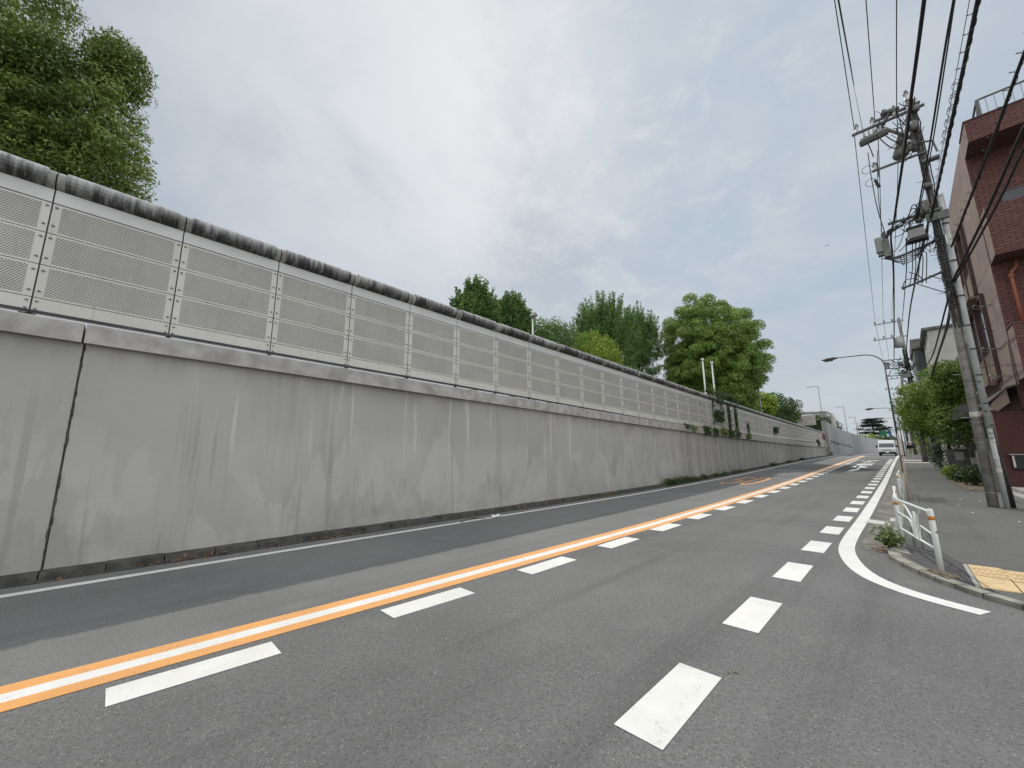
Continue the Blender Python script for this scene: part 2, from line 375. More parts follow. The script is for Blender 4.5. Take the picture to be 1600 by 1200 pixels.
c = W.mix(W.math('MULTIPLY', W.math('MULTIPLY', W.ramp(n2, .35, .6), W.ramp(n1, .35, .62)), W.math('ADD', W.math('MULTIPLY', br, .8), .05)), c, sc10((.79, .81, .825)))
bl = W.math('MULTIPLY', W.ramp(wdot(ray(1330, 130)), .80, .985), W.ramp(n1, .75, .35))
c = W.mix(W.math('MULTIPLY', bl, .65), c, sc10((.44, .55, .65)))
rp = W.math('MULTIPLY', W.ramp(n3, .48, .7), W.ramp(wdot(ray(960, 260)), .86, .99))
c = W.mix(W.math('MULTIPLY', rp, .38), c, sc10((.75, .775, .79)))
hz = W.math('SUBTRACT', 1., W.ramp(d[2], .0, .3))
c = W.mix(W.math('MULTIPLY', hz, .55), c, sc10((.56, .63, .675)))
back = W.ramp(wdot((.62, -.62, .5)), -.05, .75)  # added brightness in the unseen sky behind the camera, lights the shaded wall
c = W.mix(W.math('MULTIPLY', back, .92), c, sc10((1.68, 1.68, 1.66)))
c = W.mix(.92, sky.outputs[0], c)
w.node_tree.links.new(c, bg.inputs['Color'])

# ------------------------------------------------------------------ setting: ground, road, pavement
def sheet(name, xs, ys, zf, mat, smooth=True):
    b = MB(); nx = len(xs)
    for y in ys:
        for x in xs: b.v.append((x + sx(y), y, zf(x, y)))
    for j in range(len(ys) - 1):
        for i in range(nx - 1):
            a = j * nx + i; b.f.append((a, a + 1, a + 1 + nx, a + nx)); b.m.append(0)
    o = b.build(name, mat, smooth=True); return struct(o)
YS = [-45, -20, -8] + [float(y) for y in range(-4, 262, 2)]
b = MB(); b.face([(-3000, -3000, -.25), (3000, -3000, -.25), (3000, 3000, -.25), (-3000, 3000, -.25)]); struct(b.build('ground', M['earth']))
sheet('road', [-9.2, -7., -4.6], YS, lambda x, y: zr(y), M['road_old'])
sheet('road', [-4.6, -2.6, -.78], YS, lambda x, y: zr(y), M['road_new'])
b = MB(); b.face([(-.78, -45, 0), (60, -45, 0), (60, 13, 0), (-.78, 13, 0)]); struct(b.build('road', M['road_new']))
# upper terrain behind the retaining wall
sheet('upper_terrain', [-400, -60, -9.4], [-80., 0., 60., 100.], lambda x, y: 3.0, M['earth'])
sheet('upper_terrain', [-400, -60, -14.5], [100., 200., 420.], lambda x, y: 3.0, M['earth'])
# pavement with its rounded corner
KX = -.40
kerb = [(KX, 260)] + [(KX, float(y)) for y in range(250, 10, -2)] + [(KX, 10.2), (-.42, 9.6), (-.44, 8.95), (-.39, 8.35), (-.25, 7.95), (-.10, 7.6), (.03, 7.36), (.19, 7.12), (.38, 6.88), (.62, 6.67), (.95, 6.42), (1.4, 6.15), (2., 5.85), (2.8, 5.6), (4, 5.4), (8, 5.2), (40, 4.7)]
PZ = .058
b = MB()
prev = None
for x, y in kerb:
    yy = y; row = [(x + sx(y), y, zr(y) + PZ), (x + sx(y) + .13, y + (.05 if y < 9 else 0), zr(y) + PZ)]
    if prev:
        b.face([prev[0], row[0], (row[0][0], row[0][1], row[0][2] - PZ - .03), (prev[0][0], prev[0][1], prev[0][2] - PZ - .03)])
        b.face([prev[0], prev[1], row[1], row[0]])
    prev = row
struct(b.build('kerb', M['kerb2']))
b = MB(); acc = 0.
for (x0_, y0_), (x1_, y1_) in zip(kerb[110:-1], kerb[111:]):
    seg = math.hypot(x1_ - x0_, y1_ - y0_); nj = max(1, int(round(seg / .6)))
    if y0_ > 40: continue
    for j in range(nj):
        t_ = j / nj; xj = x0_ + (x1_ - x0_) * t_; yj_ = y0_ + (y1_ - y0_) * t_; ux, uy = (x1_ - x0_) / seg * .006, (y1_ - y0_) / seg * .006; nx_, ny_ = -uy / .006, ux / .006; z_ = zr(yj_) + PZ + .0015
        b.face([(xj - ux, yj_ - uy, z_), (xj + ux, yj_ + uy, z_), (xj + ux + nx_ * .12, yj_ + uy + ny_ * .12, z_), (xj - ux + nx_ * .12, yj_ - uy + ny_ * .12, z_)])
        b.face([(xj - ux - nx_ * .002, yj_ - uy - ny_ * .002, z_), (xj + ux - nx_ * .002, yj_ + uy - ny_ * .002, z_), (xj + ux - nx_ * .002, yj_ + uy - ny_ * .002, z_ - PZ), (xj - ux - nx_ * .002, yj_ - uy - ny_ * .002, z_ - PZ)])
struct(b.build('kerb_joint', M['joint']))
b = MB()
ys = [260.] + [float(y) for y in range(250, 10, -2)]
pts = [(x + .13, y) for x, y in kerb if y > 10.2] ; low = [(x + .13, y + .05) for x, y in kerb if y <= 10.2]
for (x0, y0), (x1, y1) in zip(pts[:-1], pts[1:]):
    b.face([(x0 + sx(y0), y0, zr(y0) + PZ - .004), (x1 + sx(y1), y1, zr(y1) + PZ - .004), (45, y1, zr(y1) + PZ - .004), (45, y0, zr(y0) + PZ - .004)])
for (x0, y0), (x1, y1) in zip([pts[-1]] + low[:-1], low):
    b.face([(x0, y0, PZ - .004), (x1, y1, PZ - .004), (45, y1, PZ - .004), (45, y0, PZ - .004)])
struct(b.build('pavement', M['walk']))
# gutter strip along the kerb
b = MB(); g = [(-.78, float(y)) for y in range(250, 9, -2)] + [(-.78, 9.2), (-.72, 8.95)]
for (x0, y0), (x1, y1) in zip(g[:-1], g[1:]):
    b.face([(x0 + sx(y0), y0, zr(y0) + .004), (x1 + sx(y1), y1, zr(y1) + .004), (KX + .01 + sx(y1), y1, zr(y1) + .004), (KX + .01 + sx(y0), y0, zr(y0) + .004)])
struct(b.build('gutter', M['gutter']))
# dark patch repairs on the pavement
b = MB()
b.face([(.10, 17.5, zr(17.5) + PZ + .001), (.66, 17.5, zr(17.5) + PZ + .001), (.63, 19.1, zr(19.1) + PZ + .001), (.06, 18.7, zr(18.7) + PZ + .001)])
b.face([(.42, 14.9, PZ + .003), (.80, 14.95, PZ + .003), (.80, 15.1, PZ + .003), (.42, 15.06, PZ + .003)])
struct(b.build('pavement_patch', M['patchwork']))
b = MB()
pl = [(-.32, 9.6), (-.30, 8.9), (-.24, 8.35), (-.1, 7.98), (.06, 7.62), (.22, 7.35), (.42, 7.05), (.36, 8.2), (.22, 8.7), (.02, 9.6), (-.15, 10.1), (-.3, 10.1)]
b.face([(x + .06, y, PZ + .0005) for x, y in pl]); struct(b.build('pavement_patch', M['patchwork']))

# markings, 4 mm above the road
def oC(y): return float(np.interp(y, [-40, -3, -.5, 2.6, 5.5, 8.6, 15, 30], [-.35, -.23, -.15, -.05, .03, .08, .05, 0]))
def oD(y): return float(np.interp(y, [-3, .1, 1.2, 2.2, 3.2, 6.6, 11, 14], [-.17, -.07, -.02, .01, .05, .06, .03, .02]))
def strip(b, x0, x1, y0, y1, m=0, off=.004, step=2., dr=lambda y: 0.):
    n = max(1, int(math.ceil((y1 - y0) / step)))
    for i in range(n):
        a = y0 + (y1 - y0) * i / n; c = y0 + (y1 - y0) * (i + 1) / n
        da = sx(a) + dr(a); dc = sx(c) + dr(c)
        b.face([(x0 + da, a, zr(a) + off), (x1 + da, a, zr(a) + off), (x1 + dc, c, zr(c) + off), (x0 + dc, c, zr(c) + off)], m)
b = MB(); YE = 74
strip(b, -4.62, -4.465, -40, YE, 0, step=1, dr=oC); strip(b, -4.465, -4.315, -40, YE, 1, step=1, dr=oC); strip(b, -4.315, -4.16, -40, YE, 0, step=1, dr=oC)
struct(b.build('center_line_marking', [M['orange'], M['white']]))
b = MB(); strip(b, -7.80, -7.645, -40, 140, 0, step=1); struct(b.build('edge_line_marking', M['white']))
b = MB()
for i in range(-3, 22):
    strip(b, -1.455, -1.155, 2.3 + 1.955 * i, 3.27 + 1.955 * i)
for i in range(-4, 22):
    strip(b, -4.12, -3.83, .15 + 2.0 * i, 1.16 + 2.0 * i, dr=oD)
struct(b.build('slow_down_dash_marking', M['white']))
b = MB(); strip(b, -1.455, -1.155, 45.3, 58); strip(b, -4.05, -3.75, 44, 58); struct(b.build('worn_strip_marking', M['oldwhite']))
b = MB()
cl = [(-.96, 60.0), (-.96, 40.), (-.96, 30.), (-.96, 20.), (-.96, 14.), (-.965, 10.6), (-.955, 9.4), (-.92, 8.7), (-.83, 8.05), (-.69, 7.45), (-.50, 6.98), (-.25, 6.66), (.02, 6.45), (.34, 6.29)]
def ribbon(b, c, w):
    pr = None
    for i, (x, y) in enumerate(c):
        a = Vector(c[max(i - 1, 0)]); d2 = Vector(c[min(i + 1, len(c) - 1)]); t = (d2 - a).normalized(); nn = Vector((t.y, -t.x)) * w / 2
        q = [(x + nn.x, y + nn.y, zr(y + nn.y) + .005), (x - nn.x, y - nn.y, zr(y - nn.y) + .005)]
        if pr: b.face([pr[0], pr[1], q[1], q[0]])
        pr = q
def crom(c, n=6):
    out = []
    for i in range(len(c) - 1):
        q = [Vector(c[max(i - 1, 0)]), Vector(c[i]), Vector(c[i + 1]), Vector(c[min(i + 2, len(c) - 1)])]
        for j in range(n):
            t = j / n; v_ = .5 * ((2*q[1]) + (q[2]-q[0])*t + (2*q[0]-5*q[1]+4*q[2]-q[3])*t*t + (3*q[1]-q[0]-3*q[2]+q[3])*t**3); out.append((v_.x, v_.y))
    return out + [c[-1]]
dense = [(-.96, float(y)) for y in range(78, 14, -1)] + crom([(-.96, 14.), (-.96, 12.), (-.965, 10.6), (-.955, 9.4), (-.92, 8.7), (-.83, 8.05), (-.69, 7.45), (-.50, 6.98), (-.25, 6.66), (.02, 6.45), (.34, 6.29)])
ribbon(b, [(-.96, 80.)] + dense, .21)
struct(b.build('curved_edge_marking', M['white']))
b = MB()
for px in ([(1372, 771), (1399, 772.5), (1399, 778), (1373, 776)], [(1357, 811), (1391, 816), (1390, 821), (1351, 816)], [(1392, 809), (1400, 809.5), (1401, 815), (1390, 814)]):
    b.face([onz(x, y, .009) for x, y in px])
struct(b.build('gutter_bar_marking', M['oldwhite']))
# number on the far lane: 50, long strokes for drivers
b = MB()
def onroad(x, y, off=.005):
    d_ = ray(x, y); lo_, hi = 1., 200.
    for _ in range(60):
        mid = (lo_ + hi) / 2; P_ = CP + d_ * mid
        if P_[2] > zr(P_[1]) + off: lo_ = mid
        else: hi = mid
    return CP + d_ * hi
def stroke(b, pts, wd):
    c = [Vector(p) for p in pts]; pr = None
    for i, p in enumerate(c):
        t = (c[min(i + 1, len(c) - 1)] - c[max(i - 1, 0)]).normalized(); nn = Vector((t.y, -t.x, 0)) * wd / 2
        q = []
        for sg in (1, -1):
            r = p + nn * sg; q.append((r.x, r.y, zr(r.y) + .005))
        if pr: b.face([pr[0], pr[1], q[1], q[0]])
        pr = q
DX, DY, DW = -6.85, 21.3, 5.0   # digits: x from the left, y along the lane
def dig(pts, x0, w_): return [(DX + x0 + u * w_, DY + v * DW, 0) for u, v in pts]
stroke(b, dig([(0, .16), (.12, .06), (.4, 0), (.75, .04), (1, .2), (1, .36), (.8, .5), (.4, .54), (.08, .5)], 0, .5), .14)
stroke(b, dig([(.06, .48), (.10, 1.0)], 0, .5), .13); stroke(b, dig([(.08, .98), (.95, .98)], 0, .5), .4)
ov = [(.5 + .5 * math.sin(2*PI*i/24), .5 - .5 * math.cos(2*PI*i/24)) for i in range(25)]
stroke(b, dig(ov, .8, .52), .15)
struct(b.build('speed_number_marking', M['orange']))
# lettering for oncoming drivers further up the lane, heavily foreshortened
b = MB()
for px in ([(1322, 737), (1331, 733.6), (1343, 732.4), (1343, 734), (1333, 736)], [(1336, 733), (1340, 731), (1344, 731.2), (1341, 733.6)],
           [(1330, 730), (1335, 728), (1339, 728), (1337, 730)], [(1340, 731), (1344, 728), (1350, 728.6), (1357, 730), (1350, 730.8)],
           [(1337, 727), (1341, 724.8), (1353, 725.6), (1364, 725.2), (1362, 727)], [(1344, 724), (1352, 722.4), (1354, 723.4), (1368, 723.2), (1366, 724.2)],
           [(1345, 719.2), (1354, 720.2), (1373, 719), (1372, 720), (1361, 720.6), (1360, 722), (1356, 721.8), (1353, 720.6), (1345, 720)]):
    b.face([onroad(x, y) for x, y in px])
struct(b.build('lane_lettering_marking', M['white']))
# tactile paving
b = MB(); ex = onz(1512, 882.5, PZ); ey = onz(1535, 919, PZ); u = Vector(onz(1564, 889, PZ) - ex); v = Vector(ey - ex); u.z = v.z = 0
bar = []
for i in range(4):
    for j in range(2):
        o_ = Vector(ex) + u * i * 1.03 + v * j * .5; o_.z = 0
        if i > 0: o_ += v * .06
        pp = [o_, o_ + u * .98, o_ + u * .98 + v * .485, o_ + v * .485]
        b.prism([(p_.x, p_.y, PZ - .01) for p_ in pp], (0, 0, .017), 0)
        for kx in range(6):
            for ky in range(3 if j == 0 else 2):
                q = o_ + u * (.09 + kx * .165) + v * (.08 + ky * .16) if j == 0 else None
                if q is None: continue
                b.prism([(q.x, q.y, PZ + .007), (q.x + .028, q.y, PZ + .007), (q.x + .028, q.y - .15, PZ + .007), (q.x, q.y - .15, PZ + .007)], (0, 0, .008), 0)
struct(b.build('tactile_paving', M['tile']))
b = MB(); q = Vector(ex) - u * .16; q.z = 0
b.prism([(p_.x, p_.y, PZ - .01) for p_ in (q, q + u * .13, q + u * .13 + v, q + v)], (0, 0, .0155)); struct(b.build('paving_border', M['conc']))
# wall foot kerb stones
b = MB()
for i in range(-12, 130):
    y0 = -.52 + .63 * i; y1 = y0 + .615; z = zr(y0) ; h = .085 + random.uniform(-.006, .008)
    b.hexa([(-8.60, y0, z - .05), (-8.30, y0, z - .05), (-8.30, y1, z - .05), (-8.60, y1, z - .05), (-8.60, y0, z + h), (-8.33, y0, z + h), (-8.33, y1, z + h), (-8.60, y1, z + h)])
struct(b.build('kerb', M['kerb']))
b = MB()
strip(b, -8.34, -8.16, -20, 80, 0, .006); struct(b.build('gutter', M['kerb']))

# ------------------------------------------------------------------ retaining wall
WX = -8.60
wall = thing('retaining_wall', 'long grey stained concrete retaining wall along the far side of the road', 'wall')
joints = [-22., -.52, 22.3, 43., 62., 78.5]
for a, c in zip(joints[:-1], joints[1:]):
    b = MB(); n = 8; y0 = a + .013; y1 = c - .013
    P0 = []
    for i in range(n + 1):
        y = y0 + (y1 - y0) * i / n; z0 = zr(y) - .1; z1 = K_(y) + .002
        P0.append([(WX, y, z0), (WX, y, z1), (WX - .4, y, z1), (WX - .4, y, z0)])
    for p, q in zip(P0[:-1], P0[1:]):
        for j in range(4): b.face([p[j], p[(j+1) % 4], q[(j+1) % 4], q[j]])
    b.face(P0[0]); b.face(P0[-1][::-1])
    b.build('wall_section', M['wall'], wall)
b = MB()
for y in joints[1:-1]:
    pts = []
    for i in range(40):
        z = zr(y) + (K_(y) - zr(y)) * i / 39; pts.append((WX - .012 + random.uniform(-.006, .014), y + random.uniform(-.012, .012), z))
    b.tube(pts, [random.uniform(.010, .019) for _ in pts], 6)
b.build('joint_filler', M['joint'], wall)
for y in joints[1:-1]:
    b = MB(); b.box((WX - .2, y - .1, zr(y) - .1), (WX - .03, y + .1, K_(y))); b.build('joint_backing', M['joint'], wall)
cj = [-22., -10.5, -.54, 9.6, 20.4, 31., 41., 51., 61., 71., 78.6]
for a, c in zip(cj[:-1], cj[1:]):
    b = MB(); n = 6; P0 = []
    for i in range(n + 1):
        y = a + .012 + (c - a - .024) * i / n
        P0.append([(WX + .105, y, K_(y)), (WX + .105, y, B_(y) - .07), (WX + .085, y, B_(y) - .045), (WX - .42, y, B_(y) - .045), (WX - .42, y, K_(y) + .004), (WX - .001, y, K_(y) + .004)])
    for p, q in zip(P0[:-1], P0[1:]):
        for j in range(6): b.face([p[j], p[(j+1) % 6], q[(j+1) % 6], q[j]])
    b.face(P0[0]); b.face(P0[-1][::-1])
    b.build('wall_cap', M['cap'], wall)

# ------------------------------------------------------------------ sound barrier on the wall
bar_ = thing('sound_barrier', 'cream perforated sound barrier with dark rounded coping on top of the concrete wall', 'barrier')
PX = -8.62; SP = 1.511; Y0 = -1.108
far_bolts = MB()
fr = [0, .105, .330, .553, .768, .858, 1.02]
for kx in range(-8, 53):
    ya = Y0 + SP * kx + .009; yb = ya + SP - .018
    if yb > 78.6: break
    def q(y, f): return B_(y) + (T_(y) - B_(y)) * f
    b = MB()
    def slab(f0, f1, x, m, g0=.006, g1=.006, ins=None):
        z = [(q(ya, f0) + g0), (q(yb, f0) + g0), (q(ya, f1) - g1), (q(yb, f1) - g1)]
        X1 = x; X0 = PX - .06
        b.hexa([(X0, ya, z[0]), (X1, ya, z[0]), (X1, yb, z[1]), (X0, yb, z[1]), (X0, ya, z[2]), (X1, ya, z[2]), (X1, yb, z[3]), (X0, yb, z[3])], m)
        if ins:
            sy, sz = ins; A = ya + sy; Bq = yb - sy
            def zz(y, t): return z[0] + (z[1] - z[0]) * (y - ya) / (yb - ya) if t == 0 else z[2] + (z[3] - z[2]) * (y - ya) / (yb - ya)
            b.face([(X1 + .0015, A, zz(A, 0) + sz), (X1 + .0015, Bq, zz(Bq, 0) + sz), (X1 + .0015, Bq, zz(Bq, 1) - sz), (X1 + .0015, A, zz(A, 1) - sz)], 1)
    slab(fr[0], fr[1], PX + .004, 0)
    for j in (1, 2, 3): slab(fr[j], fr[j + 1], PX, 0, ins=(.092, .03))
    pan = b.build('panel', [M['cream'], M['perf']], bar_)
    b = MB(); slab(fr[4], fr[5], PX + .012, 0, .006, -.01); b.build('top_band', M['band'], bar_)
    # rounded coping with small end lips
    b = MB(); prof = []
    for i in range(9):
        t = i / 8; an = -PI / 2 + PI * t * .93
        prof.append((math.cos(an) * .19, .5 + .5 * math.sin(an)))
    secs = [(ya, .80), (ya + .085, .80), (ya + .09, 1.), (yb - .09, 1.), (yb - .085, .80), (yb, .80)]
    rows = []
    for y, s_ in secs:
        z0 = q(y, fr[5]) + .012; h = (q(y, 1.) - z0) * (1 if s_ == 1 else .93)
        rows.append([(PX - .02 + cx_ * s_, y, z0 + h * cz) for cx_, cz in prof] + [(PX - .16, y, z0 + h * .9), (PX - .16, y, z0)])
    nn = len(rows[0])
    for ri, (r0, r1) in enumerate(zip(rows[:-1], rows[1:])):
        for j in range(nn): b.face([r0[j], r1[j], r1[(j+1) % nn], r0[(j+1) % nn]], 1 if ri in (0, 4) else 0)
    b.face(rows[0][::-1]); b.face(rows[-1])
    b.build('coping', [M['coping'], M['lip']], bar_)
    b = MB(); yj = ya - .009
    b.hexa([(PX - .07, yj - .03, B_(yj) - .03), (PX - .012, yj - .03, B_(yj) - .03), (PX - .012, yj + .03, B_(yj) - .03), (PX - .07, yj + .03, B_(yj) - .03),
            (PX - .07, yj - .03, q(yj, .99)), (PX - .012, yj - .03, q(yj, .99)), (PX - .012, yj + .03, q(yj, .99)), (PX - .07, yj + .03, q(yj, .99))], 0)
    post = b.build('joint_post', M['darkmetal'], bar_)
    if kx < 30:
        for f in (.03, .08, .15, .29, .38, .52, .61, .74):
            for sg in (-1, 1):
                near = -1 <= kx < 5; b = MB() if near else far_bolts
                y = yj + sg * .045; z = q(y, f); b.tube([(PX, y, z), (PX + .022, y, z)], [.013, .011], 6)
                b.box((PX, y - .02 + sg * .004, z - .006), (PX + .006, y + .02 + sg * .004, z + .006))
                if near: b.build('bolt', M['bolt'], post)
tag(far_bolts.build('bolts', M['bolt'], bar_), kind='stuff')
for y0, y1 in ((-14, 20), (20, 45), (45, 78.5)):
    b = MB(); b.hexa([(PX - .09, y0, B_(y0) - .03), (PX - .075, y0, B_(y0) - .03), (PX - .075, y1, B_(y1) - .03), (PX - .09, y1, B_(y1) - .03),
            (PX - .09, y0, T_(y0) - .25), (PX - .075, y0, T_(y0) - .25), (PX - .075, y1, T_(y1) - .25), (PX - .09, y1, T_(y1) - .25)])
    b.build('backing_sheet', M['darkmetal'], bar_)
b = MB()
for y0, y1 in ((-14, 20), (20, 45), (45, 78.5)):
    b.hexa([(PX - .05, y0, B_(y0) - .05), (PX + .02, y0, B_(y0) - .05), (PX + .02, y1, B_(y1) - .05), (PX - .05, y1, B_(y1) - .05),
            (PX - .05, y0, B_(y0) - .012), (PX + .02, y0, B_(y0) - .012), (PX + .02, y1, B_(y1) - .012), (PX - .05, y1, B_(y1) - .012)])
b.build('base_rail', M['darkmetal'], bar_)

# taller ribbed steel noise wall further on, curving right with the road
sw = thing('noise_wall', 'tall blue-grey ribbed steel noise wall curving right in the distance', 'noise wall')
ys2 = [76.2] + [float(y) for y in range(78, 232, 4)]
def swx(y): return -8.25 + sx(y)
def swt(y): return float(np.interp(y, [70, 76, 95, 115, 137, 240], [6.2, 6.1, 5.52, 5.03, 4.72, 4.6]))
b = MB()
for y0, y1 in zip(ys2[:-1], ys2[1:]):
    b.hexa([(swx(y0) - .25, y0, zr(y0) - .1), (swx(y0), y0, zr(y0) - .1), (swx(y1), y1, zr(y1) - .1), (swx(y1) - .25, y1, zr(y1) - .1),
            (swx(y0) - .25, y0, swt(y0)), (swx(y0), y0, swt(y0)), (swx(y1), y1, swt(y1)), (swx(y1) - .25, y1, swt(y1))])
b.build('wall_panel', M['steel_wall'], sw)
b = MB()
for y in ys2[1::2]:
    b.hexa([(swx(y), y - .05, zr(y) - .1), (swx(y) + .012, y - .05, zr(y) - .1), (swx(y) + .012, y + .05, zr(y) - .1), (swx(y), y + .05, zr(y) - .1),
            (swx(y), y - .05, swt(y) + .02), (swx(y) + .012, y - .05, swt(y) + .02), (swx(y) + .012, y + .05, swt(y) + .02), (swx(y), y + .05, swt(y) + .02)])
b.build('wall_post', M['galv'], sw)
b = MB(); b.box((swx(76) - .6, 76.0, zr(76) - .1), (swx(76) + .06, 76.19, 6.2)); b.build('end_post', M['greybox'], sw)
b = MB()    # dark scribbled lettering sprayed along it
rg = random.Random(3)
for i in range(26):
    y = 78.2 + i * 1.05; z = 3.0 - i * .02; hgt = rg.uniform(.25, .75) if i > 4 else rg.uniform(.7, 1.2)
    p0 = [(swx(y) + .012, y + rg.uniform(-.3, .3), z + rg.uniform(-.5, .5) * hgt) for _ in range(rg.randint(3, 4))]
    for a, c in zip(p0[:-1], p0[1:]): b.tube([a, c], .045, 4)
b.build('graffiti', M['black'], sw)

# no-parking sign where the two walls meet
sg = thing('road_sign', 'round red-rimmed no-parking sign on a thin pole where the concrete wall ends', 'road sign')
y = 69.5; x = -7.95; zb = zr(y); b = MB(); b.tube([(x, y, zb - .05), (x, y, zb + 3.3)], .05, 8); b.build('pole', M['galv'], sg)
def disc(b, c, r0, r1, m, yoff, n=24):
    for i in range(n):
        a0 = 2*PI*i/n; a1 = 2*PI*(i+1)/n
        b.face([(c[0]+r0*math.sin(a0), c[1]-yoff, c[2]+r0*math.cos(a0)), (c[0]+r1*math.sin(a0), c[1]-yoff, c[2]+r1*math.cos(a0)), (c[0]+r1*math.sin(a1), c[1]-yoff, c[2]+r1*math.cos(a1)), (c[0]+r0*math.sin(a1), c[1]-yoff, c[2]+r0*math.cos(a1))], m)
b = MB(); c = (x, y - .06, zb + 2.75); b.tube([(c[0], c[1], c[2]), (c[0], c[1] + .02, c[2])], .46, 24, 2)
disc(b, c, 0.001, .34, 1, .004); disc(b, c, .34, .46, 0, .004)
b.hexa([(c[0]-.28, c[1]-.012, c[2]+.18), (c[0]-.28, c[1]-.006, c[2]+.18), (c[0]-.18, c[1]-.006, c[2]+.28), (c[0]-.18, c[1]-.012, c[2]+.28),
        (c[0]+.18, c[1]-.012, c[2]-.28), (c[0]+.18, c[1]-.006, c[2]-.28), (c[0]+.28, c[1]-.006, c[2]-.18), (c[0]+.28, c[1]-.012, c[2]-.18)], 0)
b.build('sign_disc', [M['red'], M['blue'], M['galv']], sg)
dsc = sg.children[-1]; dsc.data.transform(Matrix.Translation((x, y, 0)) @ Matrix.Rotation(math.radians(-64), 4, 'Z') @ Matrix.Translation((-x, -y, 0)))

# ------------------------------------------------------------------ foliage
def leaf_mesh(name, P, Nn, size, mat, rng, aspect=.5, parent=None, droop=0., nrm=.42):
    n = len(P); size = np.broadcast_to(size, (n,))
    Nn = Nn + rng.normal(0, nrm, (n, 3)); Nn /= np.linalg.norm(Nn, axis=1)[:, None] + 1e-9
    A = rng.normal(0, 1, (n, 3)); A[:, 2] -= droop; A -= Nn * (A * Nn).sum(1)[:, None]; A /= np.linalg.norm(A, axis=1)[:, None] + 1e-9
    Bv = np.cross(Nn, A)
    l = size * rng.uniform(.7, 1.3, n); wv = l * aspect
    V = np.empty((n, 4, 3))
    V[:, 0] = P; V[:, 1] = P + A * (l * .5)[:, None] + Bv * (wv * .5)[:, None] - Nn * (l * .06)[:, None]
    V[:, 2] = P + A * l[:, None]; V[:, 3] = P + A * (l * .5)[:, None] - Bv * (wv * .5)[:, None] - Nn * (l * .06)[:, None]
    me = bpy.data.meshes.new(name); me.vertices.add(n * 4); me.vertices.foreach_set('co', V.reshape(-1))
    me.loops.add(n * 4); me.loops.foreach_set('vertex_index', np.arange(n * 4, dtype=np.int32))
    me.polygons.add(n); me.polygons.foreach_set('loop_start', np.arange(0, n * 4, 4, dtype=np.int32)); me.polygons.foreach_set('loop_total', np.full(n, 4, np.int32))
    me.materials.append(mat); me.update(calc_edges=True); me.validate()
    o = bpy.data.objects.new(name, me); COL.objects.link(o)
    if parent is not None: o.parent = parent
    return o
def sph(rng, n):
    v = rng.normal(0, 1, (n, 3)); return v / np.linalg.norm(v, axis=1)[:, None]
def clumps_pts(rng, centers, radii, per, shell=.35, dome=True):
    P = []; N_ = []
    for c_, r_ in zip(centers, radii):
        r3 = np.broadcast_to(r_, (3,)); m_ = max(8, int(per * (np.prod(r3) ** (2 / 3))))
        d_ = sph(rng, m_)
        if dome: d_[:, 2] = np.where(d_[:, 2] < -.35, -d_[:, 2], d_[:, 2])
        P.append(c_ + d_ * r3 * (1 - shell * rng.random((m_, 1)) ** 1.5)); N_.append(d_)
    return np.vstack(P), np.vstack(N_)
def ell_clumps(rng, c_, R, n, rc, jitter=.07, inner=.25, minz=-1.):
    """clump centres over an ellipsoid: an even spread over its surface plus some inside"""
    i = np.arange(n) + .5; ph = np.arccos(1 - 2 * i / n); th = PI * (1 + 5 ** .5) * i
    d_ = np.stack([np.cos(th) * np.sin(ph), np.sin(th) * np.sin(ph), np.cos(ph)], 1) + rng.normal(0, jitter, (n, 3))
    d_ = d_[d_[:, 2] > minz]
    sc_ = rng.uniform(.87, 1.03, (len(d_), 1)); k_ = int(len(d_) * inner)
    sc_[rng.choice(len(d_), k_, replace=False)] *= .62
    return np.array(c_) + d_ * np.array(R) * sc_, rng.uniform(.75, 1.3, len(d_)) * rc
def limbs(b, base, top, tips, r0, rng, n=7):
    base = Vector(base); top = Vector(top)
    pts = [base.lerp(top, t) + Vector((rng.normal(0, .08), rng.normal(0, .08), 0)) * (1 if 0 < t < 1 else 0) for t in (0, .25, .5, .75, 1)]
    b.tube(pts, [r0, r0 * .85, r0 * .7, r0 * .55, r0 * .25], 10)
    for t_ in tips:
        k_ = rng.uniform(.3, .85); a = base.lerp(top, k_); t_ = Vector(t_)
        mid = a.lerp(t_, .5) + Vector((0, 0, .15 * (t_ - a).length)); b.tube([a, mid, t_], [r0 * .4, r0 * .22, r0 * .06], 6)
